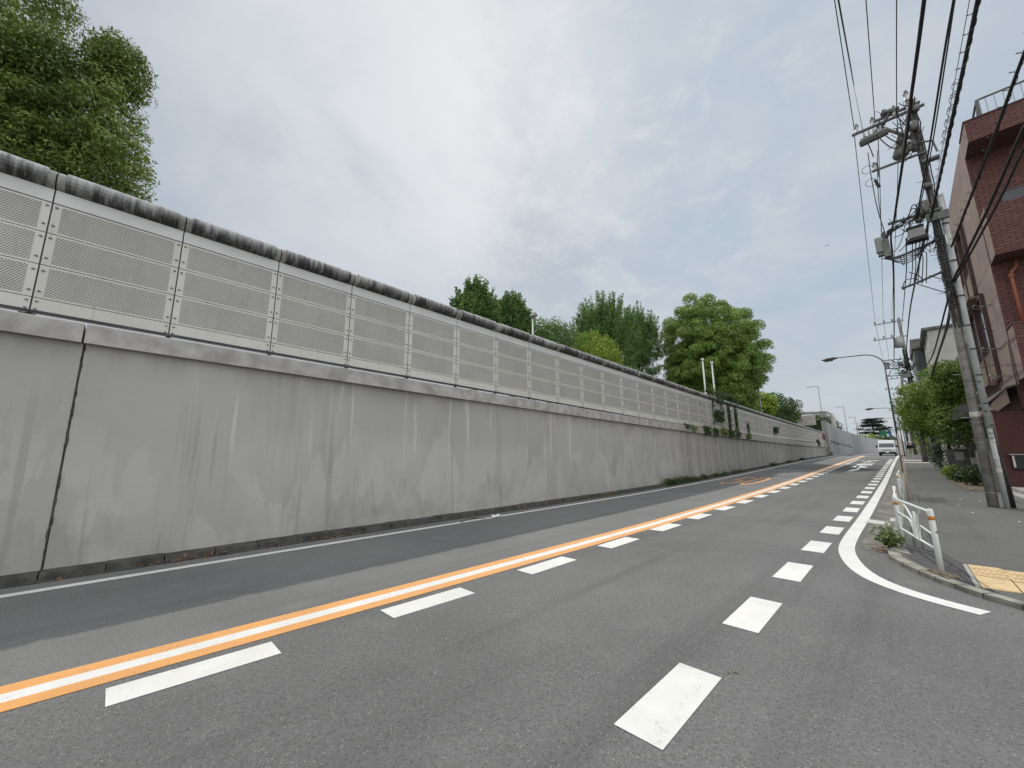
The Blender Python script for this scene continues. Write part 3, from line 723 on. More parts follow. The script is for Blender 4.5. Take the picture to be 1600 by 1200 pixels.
def tree(name, label, base, crowns, mat, leaf, per, rc, nclump, seed, r0=.3, group=None, aspect=.5, droop=.4, shell=.35, inner=.25, extra=None, trunk_top=None, minz=-1., fill=0, dome=True, nrm=.42):
    rng = np.random.default_rng(seed); t = thing(name, label, 'tree', group); t.location = base
    Cs = []; Rs = []
    for c_, R in crowns:
        a, r_ = ell_clumps(rng, c_, R, nclump if not isinstance(nclump, dict) else nclump[0], rc, inner=inner, minz=minz); Cs.append(a); Rs.append(r_)
    Cs = np.vstack(Cs); Rs = np.concatenate(Rs); P, N_ = clumps_pts(rng, Cs, Rs, per, shell, dome)
    if fill:
        for c_, R in crowns:
            q_ = sph(rng, fill) * (.3 + .58 * rng.random((fill, 1))); P = np.vstack([P, np.array(c_) + q_ * np.array(R)]); N_ = np.vstack([N_, sph(rng, fill)])
    if extra is not None:
        P2, N2 = extra(rng); P = np.vstack([P, P2]); N_ = np.vstack([N_, N2])
    o = leaf_mesh('crown', P - np.array(base), N_, leaf, mat, rng, aspect, t, droop, nrm)
    b = MB(); c0 = np.array(crowns[0][0]); tt = trunk_top if trunk_top is not None else c0 + np.array([0, 0, crowns[0][1][2] * .4])
    tips = [Cs[i] - np.array(base) for i in rng.choice(len(Cs), min(14, len(Cs)), replace=False)]
    limbs(b, (0, 0, -.1), np.array(tt) - np.array(base), tips, r0, rng); b.build('trunk', M['bark'], t, smooth=True)
    return t
def spikes(c_, R, n, ln, per):    # upright leafy shoots breaking the outline
    def f(rng):
        P = []; N_ = []
        for _ in range(n):
            d_ = sph(rng, 1)[0]; d_[2] = abs(d_[2]) * .9 + .05; d_ /= np.linalg.norm(d_)
            p0 = np.array(c_) + d_ * np.array(R) * .93; l_ = ln * rng.uniform(.5, 1.3); dr = d_ * .45 + np.array([0, 0, 1.]); dr /= np.linalg.norm(dr)
            t_ = rng.random((per, 1)); P.append(p0 + dr * l_ * t_ + rng.normal(0, .10, (per, 3)) * (1.2 - t_)); N_.append(sph(rng, per))
        return np.vstack(P), np.vstack(N_)
    return f
# big evergreen oaks at the left, above the barrier
tree('oak_tree', 'tall dark evergreen oak filling the top left corner behind the barrier', (-15.5, -5.2, 3.0), [((-15.2, -5.2, 14.6), (2.6, 2.75, 5.6)), ((-14.6, -4.4, 9.8), (1.8, 1.8, 2.6))], M['leaf_oak'], .105, 900, .55, 260, 11, .3, 'oak trees behind the barrier at the left', .42, .9, .5)
tree('oak_tree', 'smaller evergreen oak with ragged sunlit right edge leaning out beside the tall oak', (-14.2, -1.9, 3.0), [((-14., -1.5, 10.1), (1.1, 1.0, 1.5)), ((-14., -1.22, 11.9), (.75, .52, .85)), ((-14., -1.2, 8.9), (1.2, .95, 1.2)), ((-14.1, -2.4, 9.0), (1.2, 1.1, 1.3)), ((-14.1, -2.3, 10.9), (.8, .55, .8))], M['leaf_oak'], .10, 1000, .30, 110, 12, .16, 'oak trees behind the barrier at the left', .42, .9, .5, inner=.35)
# ginkgos and neighbours behind the middle of the barrier
G = 'ginkgo trees behind the barrier'
def ginkgo(label, px, ytop, yw, X, wpx, hh, seed):
    c0 = onx(px, ytop, X); Y = c0[1]; zt = c0[2]; m_ = (RM.T @ (c0 - CP)); mpp = -m_[2] / F; R = wpx / 2 * mpp * .80
    cz = zt - hh * .55
    tree('ginkgo_tree', label, (X, Y, 3.0), [((X, Y, zt - hh * .30), (R * .62, R * .62, hh * .28)), ((X, Y, zt - hh * .58), (R * .95, R * .95, hh * .34))], M['leaf_ginkgo'], .14, 560, .5, 130, seed, .25, G, .6, -.5, .5, fill=3000,
         extra=spikes((X, Y, cz), (R * .98, R * .98, hh * .53), 260, hh * .19, 90))
ginkgo('bushy ginkgo leftmost of the group, rising above the coping', 742, 455, 0, -17, 84, 6.0, 21)
ginkgo('shorter ginkgo with a gappy top just left of the small white lamp post', 800, 476, 0, -17.5, 70, 5.5, 22)
ginkgo('largest ginkgo with broad pointed crown behind the yellow-green tree', 940, 480, 0, -19, 124, 9.5, 23)
ginkgo('narrow ginkgo on the right flank of the largest ginkgo', 992, 494, 0, -20.5, 84, 10.5, 24)
p_ = onx(857, 522, -15.5); tree('broadleaf_tree', 'small dark round tree low behind the coping beside the white lamp post', (p_[0], p_[1], 3.), [((p_[0], p_[1], p_[2] - .9), (1.5, 1.7, 1.7))], M['leaf_ginkgo'], .13, 620, .42, 120, 31, .15, None, .5, fill=2500, dome=False)
p_ = onx(925, 546, -14); tree('broadleaf_tree', 'small bright yellow-green tree in front of the largest ginkgo', (p_[0], p_[1], 3.), [((p_[0], p_[1], p_[2] - .9), (1.5, 1.7, 1.75))], M['leaf_light'], .13, 620, .42, 130, 32, .15, None, .5, fill=2500, dome=False)
# round camphor
cc = onx(1112, 552, -14.5)
tree('camphor_tree', 'huge round dense camphor tree behind the two white flagpoles', (-14.6, cc[1] + 1.2, 3.), [((cc[0], cc[1] - .45, cc[2] + .9), (4.7, 4.75, 5.0)), ((cc[0] + .2, cc[1] - .7, cc[2] - 2.4), (4.6, 5.2, 3.9)), ((cc[0] + .4, cc[1] - .3, cc[2] - 5.0), (3.2, 3.6, 2.6))], M['leaf_camphor'], .17, 900, .74, 165, 41, .5, None, .6, .2, .45, .05, fill=20000, nrm=.28)
p_ = onx(1147, 610, -12.5); tree('broadleaf_tree', 'leafy green sapling growing below the camphor crown beside the right flagpole', (p_[0], p_[1], 3.), [((p_[0], p_[1], p_[2] - .2), (1.4, 1.6, 2.2))], M['leaf_street'], .22, 200, .5, 60, 42, .12)
for lab, px, py, X, R, Rz, mt, sd in (('pale green small tree at the foot of the slender grey lamp post', 1192, 634, -15, 1.5, 1.3, 'leaf_light', 51), ('dark broad tree sloping down behind the far stretch of barrier', 1214, 646, -19, 6.0, 3.6, 'leaf_dark', 52),
                              ('rounded mid green tree on the right end of the dark slope', 1226, 655, -18, 2.6, 2.2, 'leaf_oak', 54)):
    p_ = onx(px, py, X); tree('broadleaf_tree', lab, (p_[0], p_[1], 3.), [((p_[0], p_[1], p_[2]), (R * .7, R, Rz))], M[mt], .38, 60, 1.0, 90, sd, .2, None, .6)
p_ = ony(1279, 664, 120); tree('broadleaf_tree', 'dark green tree standing beyond and under the beige gantry', (p_[0], 120, 3.), [((p_[0], 120, p_[2] - .6), (3.4, 2.5, 2.4))], M['leaf_dark'], .38, 60, 1.0, 90, 53, .2, None, .6)
# distant cedar with flat tiers
rng = np.random.default_rng(61); ct = thing('cedar_tree', 'dark distant cedar with flat tiers above the noise wall', 'tree'); p_ = ony(1364, 668, 200); ct.location = (p_[0], 200, 3.)
P = []
for z_, r_ in ((13.2, 1.6), (12.2, 3.0), (10.9, 3.6), (9.6, 4.6), (8.2, 4.2)):
    for i in range(9):
        a = rng.uniform(0, 2*PI); d_ = rng.uniform(.3, 1.) * r_
        q_ = rng.normal(0, 1, (160, 3)) * np.array([.75, .75, .16]) + np.array([p_[0] + math.cos(a) * d_, 200 + math.sin(a) * d_, z_ + rng.normal(0, .2)]); P.append(q_)
P = np.vstack(P); leaf_mesh('crown', P - np.array([p_[0], 200, 3.]), np.tile([0, 0, 1.], (len(P), 1)), .6, M['leaf_pine'], rng, .4, ct)
b = MB(); b.tube([(0, 0, -.1), (0, 0, 10.3)], [.4, .1], 8); b.build('trunk', M['bark'], ct)
def shrub(name, label, c_, R, mat, leaf, per, rc, n, seed, cat='shrub', group=None, stem=True):
    rng = np.random.default_rng(seed); t = thing(name, label, cat, group); bz = c_[2] - R[2]; base = np.array([c_[0], c_[1], bz]); t.location = base
    a, r_ = ell_clumps(rng, c_, R, n, rc); P, N_ = clumps_pts(rng, a, r_, per, .6); leaf_mesh('foliage', P - base, N_, leaf, mat, rng, .5, t)
    if stem:
        b = MB()
        for i in rng.choice(len(a), min(6, len(a)), replace=False): b.tube([(0, 0, -.03), tuple(a[i] - base)], [.02, .006], 5)
        b.build('stem', M['bark'], t)
    return t
for lab, px, py, Rw, Rh, mt, sd in (('rounded light green shrub at the left end of the noise wall top', 1350, 687, 4, 1.7, 'leaf_light', 71), ('low dark shrub below the green gantry sign', 1384, 688, 3.5, 1.3, 'leaf_dark', 72), ('pale green shrub right of the cedar under the gantry', 1366, 688, 3., 1.2, 'leaf_light', 73)):
    p_ = ony(px, py, 190); shrub('shrub', lab, (p_[0], 190, p_[2]), (Rw, 2., Rh), M[mt], .5, 40, .8, 40, sd)

# ivy hanging over the barrier
def ivy(label, quads, seed, dens=420, size=.11, thick=.10):
    rng = np.random.default_rng(seed); P = []
    for (x0, y0), (x1, y1) in quads:
        a = onx(x0, y0, PX + .06); c_ = onx(x1, y1, PX + .06); n = max(30, int(dens * abs(a[1] - c_[1]) * abs(a[2] - c_[2])))
        u_ = rng.random(n); v_ = rng.random(n); wv = rng.normal(0, 1, n)
        P.append(np.stack([PX + .03 + thick * rng.random(n) ** 1.5, a[1] + (c_[1] - a[1]) * u_ + wv * .05, a[2] + (c_[2] - a[2]) * v_ + rng.normal(0, .06, n)], 1))
    P = np.vstack(P); o = leaf_mesh('ivy', P, np.tile([1., 0, .3], (len(P), 1)), size, M['leaf_dark'] if seed % 3 else M['leaf_oak'], rng, .8); return tag(o, label, 'ivy', 'ivy on the sound barrier')
ivy('thickest curtain of ivy hanging in two strands over the barrier below the camphor tree', [((1103, 612), (1150, 622)), ((1113, 622), (1118, 664)), ((1118, 642), (1130, 658)), ((1126, 625), (1131, 668)), ((1118, 618), (1128, 630))], 91, 700, .13, .18)
ivy('thin ivy strand down the joint right of the thickest curtain', [((1138, 626), (1141, 672)), ((1134, 620), (1144, 628))], 92, 800)
ivy('ivy strand down the third joint right of the camphor trunk', [((1149, 632), (1152, 676)), ((1146, 626), (1153, 632))], 94, 800)
ivy('short ivy strand hanging low on a far joint', [((1168, 660), (1171, 678))], 95, 800)
for lab, x0, y0, x1, y1, sd in (('leftmost small ivy tuft on the wall cap', 1068, 663, 1076, 669, 101), ('second small ivy tuft on the wall cap', 1079, 666, 1086, 673, 102), ('large ivy tuft on the wall cap left of the ivy curtain', 1098, 667, 1109, 678, 103), ('ivy tuft on the wall cap under the ivy curtain', 1112, 670, 1120, 679, 104),
                            ('ivy tuft on the wall cap right of the ivy curtain', 1124, 671, 1134, 680, 105), ('wide flat ivy tuft on the wall cap', 1136, 673, 1145, 682, 106), ('ivy tuft on the cap below the third strand', 1148, 675, 1154, 683, 107), ('tiny ivy tuft far along the wall cap', 1164, 679, 1171, 685, 108), ('dark ivy sprig hanging alone on the far panels', 1209, 668, 1214, 676, 109), ('dark ivy sprig on the cap near the round sign', 1276, 688, 1279, 696, 110)):
    ivy(lab, [((x0, y0), (x1, y1))], sd, 900, .13, .25)

# weeds along the wall foot
def weedrow(name, label, y0, y1, n, h0, h1, seed, mat='leaf_dark', size=.09, cat='weed', X=-8.38):
    rng = np.random.default_rng(seed); P = []
    for i in range(n):
        y = rng.uniform(y0, y1); h = rng.uniform(h0, h1); m_ = int(90 * h / .3) + 20; c_ = np.array([X + rng.normal(0, .05), y, zr(y) + h * .4])
        P.append(c_ + rng.normal(0, 1, (m_, 3)) * np.array([.09, .16, h * .3]))
    P = np.vstack(P); P[:, 2] = np.maximum(P[:, 2], np.interp(P[:, 1], _py, _pz) + .01)
    o = leaf_mesh(name, P, np.tile([.4, 0, 1.], (len(P), 1)), size, M[mat], rng, .45); return o
YA = onx(1040, 752, -8.4)[1]; YB = onx(1085, 748, -8.4)[1]; YC = onx(1128, 742, -8.4)[1]
o = weedrow('weeds', None, YA, YA + 4, 34, .16, .36, 111); tag(o, 'dark leafy weeds in a low hedge along the wall foot', 'weeds', kind='stuff')
o = weedrow('weeds', None, YA + 4, 31., 34, .08, .30, 112); tag(o, 'scattered dark weeds further along the wall foot', 'weeds', kind='stuff')
o = weedrow('weeds', None, 9.5, 19., 26, .04, .12, 113, 'leaf_weed', .05); tag(o, 'thin pale weeds in the gutter before the hedge of weeds', 'weeds', kind='stuff')
for lab, px, py, h, sd in (('tall thin weed standing at the wall foot beyond the leafy hedge', 1063 + 135, 728, .35, 121), ('green weed tuft at the far wall foot', 1254, 719, .3, 122), ('bushy weed clump at the foot of the round sign', 1292, 712, .9, 123), ('low weed clump midway along the far wall foot', 1226, 723, .25, 124)):
    p_ = onroad(px, py); o = weedrow('weed', None, p_[1] - .3, p_[1] + .3, 5, h * .6, h, sd, 'leaf_dark', .11, X=-8.3); tag(o, lab, 'weed')
# leaves and litter in the gutter
rng = np.random.default_rng(131); P = []
for y0, y1, n in ((-.6, -.2, 8), (.4, 1.5, 60), (2.05, 2.4, 9), (2.7, 3.9, 50), (8.5, 10.4, 70), (12, 14, 40), (4.5, 8, 20)):
    m_ = n; P.append(np.stack([-8.27 + np.abs(rng.normal(0, .055, m_)), rng.uniform(y0, y1, m_), np.full(m_, .012) + rng.random(m_) * .03], 1))
P = np.vstack(P); o = leaf_mesh('fallen_leaves', P, np.tile([0, 0, 1.], (len(P), 1)), .07, M['leaf_dead'], rng, .5); tag(o, 'dry brown leaves gathered in the gutter along the wall', 'leaves', kind='stuff')
b = MB(); p_ = onz(776, 806, .03); x, y = p_[0], p_[1]
rp_ = random.Random(2); pts = [[(x + i * .05 - .08, y + j * .07 - .15, .012 + rp_.random() * .055) for i in range(4)] for j in range(5)]
for j in range(4):
    for i in range(3): b.face([pts[j][i], pts[j][i+1], pts[j+1][i+1], pts[j+1][i]])
o = b.build('paper_scrap', M['whitecloth']); tag(o, 'crumpled white paper scrap lying in the gutter by the wall', 'litter'); sol = o.modifiers.new('Solidify', 'SOLIDIFY'); sol.thickness = .004
b = MB(); p_ = onz(738, 812, .03); b.tube([(p_[0], p_[1] - .35, .02), (p_[0] + .03, p_[1] - .1, .07), (p_[0] + .02, p_[1] + .1, .05), (p_[0] + .08, p_[1] + .4, .02)], [.012, .010, .008, .004], 6)
b.tube([(p_[0] + .03, p_[1] - .1, .07), (p_[0] + .09, p_[1] + .05, .10), (p_[0] + .13, p_[1] + .2, .03)], [.008, .006, .003], 6); tag(b.build('twig', M['bark']), 'bent dry twig lying in the gutter beside the paper scrap', 'twig')
rng = np.random.default_rng(133); p_ = onz(1139, 1047, .01); o = leaf_mesh('fallen_leaf', np.array([[p_[0], p_[1], .012], [p_[0] + .01, p_[1] + .01, .014]]), np.array([[0, 0, 1.], [.2, 0, 1.]]), .05, M['leaf_light'], rng, .5); tag(o, 'single pale leaf on the asphalt beside the nearest white dash', 'leaf')

# ------------------------------------------------------------------ posts and lamps behind the wall
def vpost(name, label, cat, px, yt, X, r, mat, base=3., head=None, group=None):
    c_ = onx(px, yt, X); t = thing(name, label, cat, group); t.location = (c_[0], c_[1], base); h = c_[2] - base
    b = MB(); b.tube([(0, 0, -.1), (0, 0, h)], [r, r * .75], 10); b.build('pole', mat, t, smooth=True)
    return t, h
for lab, px, yt in (('taller white flagpole in front of the camphor tree, nearer the camera', 1097.5, 562), ('shorter white flagpole in front of the camphor tree, right of the taller one', 1112, 567)):
    t, h = vpost('flagpole', lab, 'flagpole', px, yt, -11, .075, M['whitesteel'], group='white flagpoles')
    b = MB(); b.tube([(0, 0, h - .02), (0, 0, h + .1)], [.14, .11], 12); b.build('cap', M['whitesteel'], t)
t, h = vpost('lamp_post', 'short white lamp post with round head between the ginkgos', 'lamp post', 832, 496, -11, .045, M['whitesteel'])
b = MB(); b.tube([(0, 0, h - .05), (0, .0, h + .05), (0, 0, h + .14)], [.06, .17, .08], 12); b.tube([(0, 0, h + .05), (.1, .12, h + .16)], [.12, .12], 10); b.build('lamp_head', M['greybox'], t)
for lab, px, yt, X, hd, r in (('slender grey lamp post rising right beside the camphor crown', 1183, 590, -11, 0, .11), ('grey lamp post with flat head towering over the beige gantry', 1278, 604, -14, -1.9, .12),
                         ('second distant lamp post with flat head above the noise wall', 1318, 636, -13.5, -1.7, .13), ('third distant lamp post, nearest the cedar', 1336, 652, -13, -1.6, .14), ('shortest far lamp post, just left of the cedar', 1340, 661, -14, -1.5, .14)):
    t, h = vpost('lamp_post', lab, 'lamp post', px, yt, X, r, M['galv'], group='lamp posts on the upper road')
    if hd:
        b = MB(); b.tube([(0, 0, h), (hd * .25, 0, h + .08), (hd, 0, h + .1)], [r * .7, r * .6, r * .5], 8); b.build('arm', M['galv'], t)
        b = MB(); b.box((hd - .45, -.16, h + .02), (hd + .45, .16, h + .2)); b.build('lamp_head', M['galv'], t, bevel=.05)
# beige sign gantries
t = thing('sign_gantry', 'beige sign gantry with a blank panel back rising behind the far barrier', 'gantry'); t.location = (-10.6, 110, 3.)
A = ony(1246, 648, 110); Bp = ony(1291, 645, 110); b = MB()
zt = (A[2] + Bp[2]) / 2 - 3 + .25
b.tube([(A[0] + 10.6, 0, zt), (-1.6, 0, zt + .05), (-.7, 0, zt - .1), (-.15, 0, zt - .7), (0, 0, zt - 1.6), (0, 0, -.1)], [.36, .36, .38, .4, .42, .45], 12); b.build('frame', M['paleconc'], t, smooth=True)
a1 = ony(1247, 650, 110); a2 = ony(1276, 664, 110)
b = MB(); b.box((a1[0] + 10.6, -.55, a2[2] - 3), (a2[0] + 10.6, -.40, a1[2] - 3)); sb = b.build('sign_back', M['paleconc'], t)
b = MB()
for i in range(1, 4): z = a2[2] - 3 + (a1[2] - a2[2]) * i / 4; b.box((a1[0] + 10.6, -.60, z - .04), (a2[0] + 10.6, -.552, z + .04))
for i in range(1, 5): x = a1[0] + 10.6 + (a2[0] - a1[0]) * i / 5; b.box((x - .04, -.65, a2[2] - 3), (x + .04, -.602, a1[2] - 3))
b.build('stiffener', M['beige'], sb)
c1 = ony(1281, 643, 110); c2 = ony(1291, 652, 110); b = MB(); b.box((c1[0] + 10.6, -.75, c2[2] - 3), (c2[0] + 10.6, -.45, c1[2] - 3)); b.build('sign_box', M['greybox'], t)
t = thing('sign_gantry', 'far white sign gantry with green and blue boards above the van', 'gantry'); t.location = (-8.9, 198, 3.)
b = MB(); gz = ony(1366, 672.5, 198)[2] - 3; b.tube([(0, 0, -.1), (0, 0, gz - .8), (.25, 0, gz - .2), (.9, 0, gz), (9, 0, gz + .1), (9.3, 0, -1.5)], .3, 8); b.build('frame', M['paleconc'], t, smooth=True)
for (x0, y0, x1, y1, mt) in ((1373, 673.5, 1386, 681, 'green'), (1387.5, 672, 1393, 681, 'blue')):
    a1 = ony(x0, y0, 197.5); a2 = ony(x1, y1, 197.5); b = MB(); b.box((a1[0] + 8.9, -.55, a2[2] - 3), (a2[0] + 8.9, -.4, a1[2] - 3)); b.build('sign_board', M[mt], t)

# ------------------------------------------------------------------ guard rails
def hermite(pts, n=8):
    out = []
    P_ = [Vector(p) for p in pts]
    for i in range(len(P_) - 1):
        p0 = P_[max(i-1, 0)]; p1 = P_[i]; p2 = P_[i+1]; p3 = P_[min(i+2, len(P_)-1)]
        for j in range(n):
            t = j / n; out.append(.5 * ((2*p1) + (p2-p0)*t + (2*p0-5*p1+4*p2-p3)*t*t + (3*p1-p0-3*p2+p3)*t**3))
    out.append(P_[-1]); return out
def guard_rail(label, a, c_, near_post=True, simple_=False):
    a = Vector((a[0], a[1], 0)); c_ = Vector((c_[0], c_[1], 0)); dv = (c_ - a); Ln = dv.length; dv.normalize()
    zb = zr((a.y + c_.y) / 2) + PZ - .004
    t = thing('guard_rail', label, 'guard rail', 'white guard rails along the pavement edge'); t.location = (a.x, a.y, zb)
    def P_(u, z): return tuple(dv * u + Vector((0, 0, z)))
    H = .79
    for u in ([0, Ln] if near_post else [0]):
        b = MB(); b.tube([P_(u, -.08), P_(u, H - .01), P_(u, H + .012)], [.031, .031, .022], 14); po = b.build('post', M['whitesteel'], t, smooth=True)
        b = MB(); b.tube([P_(u, .665), P_(u, .715)], .0325, 14); b.build('reflector_band', M['orangeband'], po, smooth=True)
        b = MB(); b.tube([Vector(P_(u, .52)) + Vector((.02, -.02, 0)), Vector(P_(u, .52)) + Vector((.03, -.032, 0))], .012, 8); b.build('bolt', M['bolt'], po)
    b = MB(); b.tube([P_(.0, H - .05), P_(.05, H - .03), P_(Ln - .12, H - .03), P_(Ln - .07, H - .06), P_(Ln - .06, .33)], .0165, 10); b.build('top_rail', M['whitesteel'], t, smooth=True)
    b = MB(); b.tube([P_(0, .30), P_(Ln, .30)], .016, 10); b.build('lower_rail', M['whitesteel'], t, smooth=True)
    m_ = Ln * .52; b = MB()
    for pts in ([(m_ - .03, .31), (m_ - .04, .46), (m_ - .18, .62), (m_ - .50, .755)], [(m_ + .12, .31), (m_ + .12, .46), (m_ + .22, .64), (m_ + .42, .75)],
                [(m_ - .01, .31), (m_ - .01, .55), (m_ - .0, .64), (m_ + .05, .66), (m_ + .1, .60), (m_ + .14, .50)], [(m_ - .09, .31), (m_ - .12, .42), (m_ - .24, .52), (m_ - .6, .545), (.02, .55)],
                [(m_ + .16, .31), (m_ + .18, .43), (m_ + .27, .50), (m_ + .4, .50), (Ln - .05, .47)]):
        b.tube(hermite([P_(u, z) for u, z in pts]), .0125, 8)
    b.build('ornament', M['whitesteel'], t, smooth=True)
    return t
guard_rail('nearest white guard rail at the corner, with branching tube ornament and orange bands', (-.25, 9.25), (.105, 7.53))
guard_rail('second white guard rail from the corner, end-on along the gutter', (-.31, 11.9), (-.26, 9.5))
guard_rail('third white guard rail, beside the beige post', (-.33, 20.4), (-.33, 17.6))
b = MB(); px_, py_ = .105, 7.53
b.prism([tuple(onz(x, y, PZ - .01)) for x, y in ((1449, 893), (1481, 906), (1500, 904), (1476, 893), (1462, 891))], (0, 0, .022)); tag(b.build('post_footing', M['soil']), 'pale earth-stained concrete footing under the nearest guard rail post', 'footing')
t = thing('marker_post', 'tall beige marker post with a dark mark behind the guard rails', 'post'); t.location = (-.15, 17.95, zr(17.95) + PZ)
b = MB(); b.tube([(0, 0, -.05), (0, 0, 2.03), (0, 0, 2.06)], [.034, .034, .02], 12); b.build('pole', M['beige'], t, smooth=True)
b = MB()
for sgn in (-1, 1): b.box((sgn * .012 - .006, -.039, 1.28), (sgn * .012 + .006, -.031, 1.36))
b.box((-.018, -.039, 1.36), (.018, -.031, 1.376)); b.build('mark', M['black'], t)
# corner weed
rng = np.random.default_rng(141); t = thing('weed', 'bushy green weed growing from the kerb at the corner guard rail', 'weed'); wb = onz(1394, 856, .05); t.location = (wb[0], wb[1], 0.02)
b = MB(); P = []; N_ = []
for i in range(26):
    a = rng.uniform(0, 2*PI); l_ = rng.uniform(.2, .42); le = rng.uniform(.05, .24); tip = np.array([math.cos(a) * le, math.sin(a) * le, l_ * (1.1 - le * 1.2)])
    mid = tip * np.array([.4, .4, .65]); b.tube([(math.cos(a) * .02, math.sin(a) * .02, 0), tuple(mid), tuple(tip)], [.005, .004, .002], 5)
    for k_ in range(13):
        u_ = rng.uniform(.25, 1.05); c0 = np.array([0, 0, 0]) * (1-u_)**2 + 2 * u_ * (1-u_) * mid + u_ * u_ * tip; P.append(c0 + rng.normal(0, .012, 3)); N_.append([rng.normal(0, .6), rng.normal(0, .6), 1.])
leaf_mesh('leaves', np.array(P), np.array(N_), .085, M['leaf_weed'], rng, .36, t, .2); b.build('stem', M['leaf_weed'], t)
rng = np.random.default_rng(142); p_ = onz(1372, 858, .01); P = np.stack([p_[0] + rng.normal(0, .07, 40), p_[1] + rng.normal(0, .12, 40), .02 + rng.random(40) * .02], 1)
o = leaf_mesh('fallen_leaves', P, np.tile([0, 0, 1.], (40, 1)), .08, M['leaf_dead'], rng, .3); tag(o, 'dry reddish leaves lying by the corner weed', 'leaves', kind='stuff')
b = MB(); b.prism([(-.40, 8.8, 0.005), (-.16, 8.55, .005), (-.2, 8.95, .005), (-.35, 9.35, .005)], (0, 0, .075)); tag(b.build('kerb_stone', M['kerb2'], bevel=.015), 'broken kerb stone at the foot of the corner weed', 'stone')
# small litter on the pavement
rg = random.Random(5); b = MB()
for px, py in ((1497, 787), (1518, 770), (1592, 812), (1500, 778), (1519, 797), (1530, 781), (1560, 800)):
    p_ = onz(px, py, .13 if py < 800 else .1); z = zr(p_[1]) + PZ
    a_ = rg.uniform(.008, .022); b.prism([(p_[0] - a_, p_[1] - a_ * 1.3, z - .004), (p_[0] + a_ * .7, p_[1] - a_, z - .004), (p_[0] + a_, p_[1] + a_ * 1.2, z - .004), (p_[0] - a_ * .4, p_[1] + a_, z - .004)], (0, .003, .010))
o = b.build('litter', M['whitecloth']); tag(o, 'small pale scraps of litter scattered on the pavement', 'litter', kind='stuff')

# ------------------------------------------------------------------ brick building
XB, YB = 3.05, 22.0
bb = thing('brick_building', 'dark red brick building with projecting balconies beside the near utility pole', 'building'); bb.location = (XB, YB, .2)
def L_(p): return (p[0] - XB, p[1] - YB, p[2] - .2)
def lbox(b, a, c_, m=0): b.box(L_(a), L_(c_), m)
b = MB(); lbox(b, (XB, YB, 3.0), (XB + 12, YB + 9.2, 13.6))
o = b.build('wall', [M['brick_f'], M['plaster'], M['soffit']], bb)
for p in o.data.polygons:
    if abs(p.normal.x) > .5: p.material_index = 1
    elif abs(p.normal.z) > .5: p.material_index = 2
b = MB(); lbox(b, (XB + .02, YB + .005, .1), (XB + .42, YB + .42, 3.0)); lbox(b, (XB + 3.6, YB + .005, .1), (XB + 4.0, YB + .42, 3.)); b.build('pier', M['brick_f'], bb)
b = MB(); lbox(b, (XB + .42, YB + 1.3, .1), (XB + 12, YB + 1.5, 2.98)); lbox(b, (XB + .2, YB + 1.6, .1), (XB + .4, YB + 9, 2.98)); b.build('ground_floor_wall', M['soffit'], bb)
b = MB(); lbox(b, (2.32, YB + .1, .1), (XB + .03, YB + .34, 2.94)); o = b.build('wing_wall', [M['brick_dark'], M['plaster']], bb)
for p in o.data.polygons:
    if abs(p.normal.x) > .5: p.material_index = 1
b = MB(); lbox(b, (2.52, YB - .02, .95), (2.9, YB + .098, 1.42)); mb_ = b.build('meter_box', M['black'], bb); b = MB(); lbox(b, (2.48, YB - .06, 1.42), (2.94, YB + .098, 1.46)); b.build('lid', M['greybox'], mb_); b = MB(); lbox(b, (2.53, YB - .035, 1.0), (2.58, YB - .021, 1.4)); b.build('label_strip', M['porcelain'], mb_)
b = MB(); lbox(b, (1.98, YB + .34, .1), (2.31, YB + 3.2, 1.55)); lbox(b, (2.05, YB + .5, .1), (2.3, YB + .9, 2.0)); b.build('block_wall', M['concdark'], bb, bevel=.02)
b = MB(); lbox(b, (2.15, 18.4, .03), (7, YB + .1, .24)); lbox(b, (2.35, 20.2, .23), (7, YB + .09, .34)); b.build('step', M['conc'], bb, bevel=.02)
# entrance canopy
b = MB(); b.prism([L_((2.30, YB - .05, 3.0)), L_((2.47, YB - .05, 2.97)), L_((2.76, YB - .05, 3.24)), L_((2.74, YB - .05, 3.72)), L_((2.34, YB - .05, 3.24))], (0, 5.5, 0), 0); cp_ = b.build('canopy', M['plaster'], bb)
b = MB(); b.prism([L_((2.24, YB - .12, 3.28)), L_((2.76, YB - .12, 3.80)), L_((3.04, YB - .12, 3.86)), L_((3.04, YB - .12, 3.80)), L_((2.76, YB - .12, 3.735)), L_((2.26, YB - .12, 3.24))], (0, 5.7, 0)); b.build('canopy_roof', M['brownsteel'], cp_)
# projecting boxes
def pbox(name, x0, y0, z0, z1, th=.16, x1=XB + 9):
    b = MB(); lbox(b, (x0, y0, z0), (x1, YB - .003, z1)); o = b.build(name, [M['brick_f'], M['plaster'], M['soffit']], bb)
    for p in o.data.polygons:
        if abs(p.normal.x) > .5: p.material_index = 1
        elif p.normal.z < -.5: p.material_index = 2
    return o
pbox('parapet', XB + .0, 20.8, 12.74, 13.56); b = MB(); lbox(b, (XB - .03, 20.77, 13.56), (XB + 9.03, YB + .2, 13.60)); b.build('parapet_coping', M['brownpaint'], bb)
pbox('balcony', XB + .02, 21.0, 8.34, 10.18); b = MB(); lbox(b, (XB + .62, YB - .012, 10.2), (XB + 4.0, YB - .004, 11.0)); f_ = b.build('window', M['slot'], bb)
b = MB(); lbox(b, (XB + .58, YB - .03, 10.96), (XB + 4.05, YB - .013, 11.04)); b.build('frame', M['brownpaint'], f_)
o = pbox('balcony', XB + .02, 21.0, 3.98, 5.80); b = MB(); lbox(b, (XB - .01, 20.97, 5.80), (XB + 9, YB - .005, 5.85)); b.build('coping', M['brownpaint'], o)
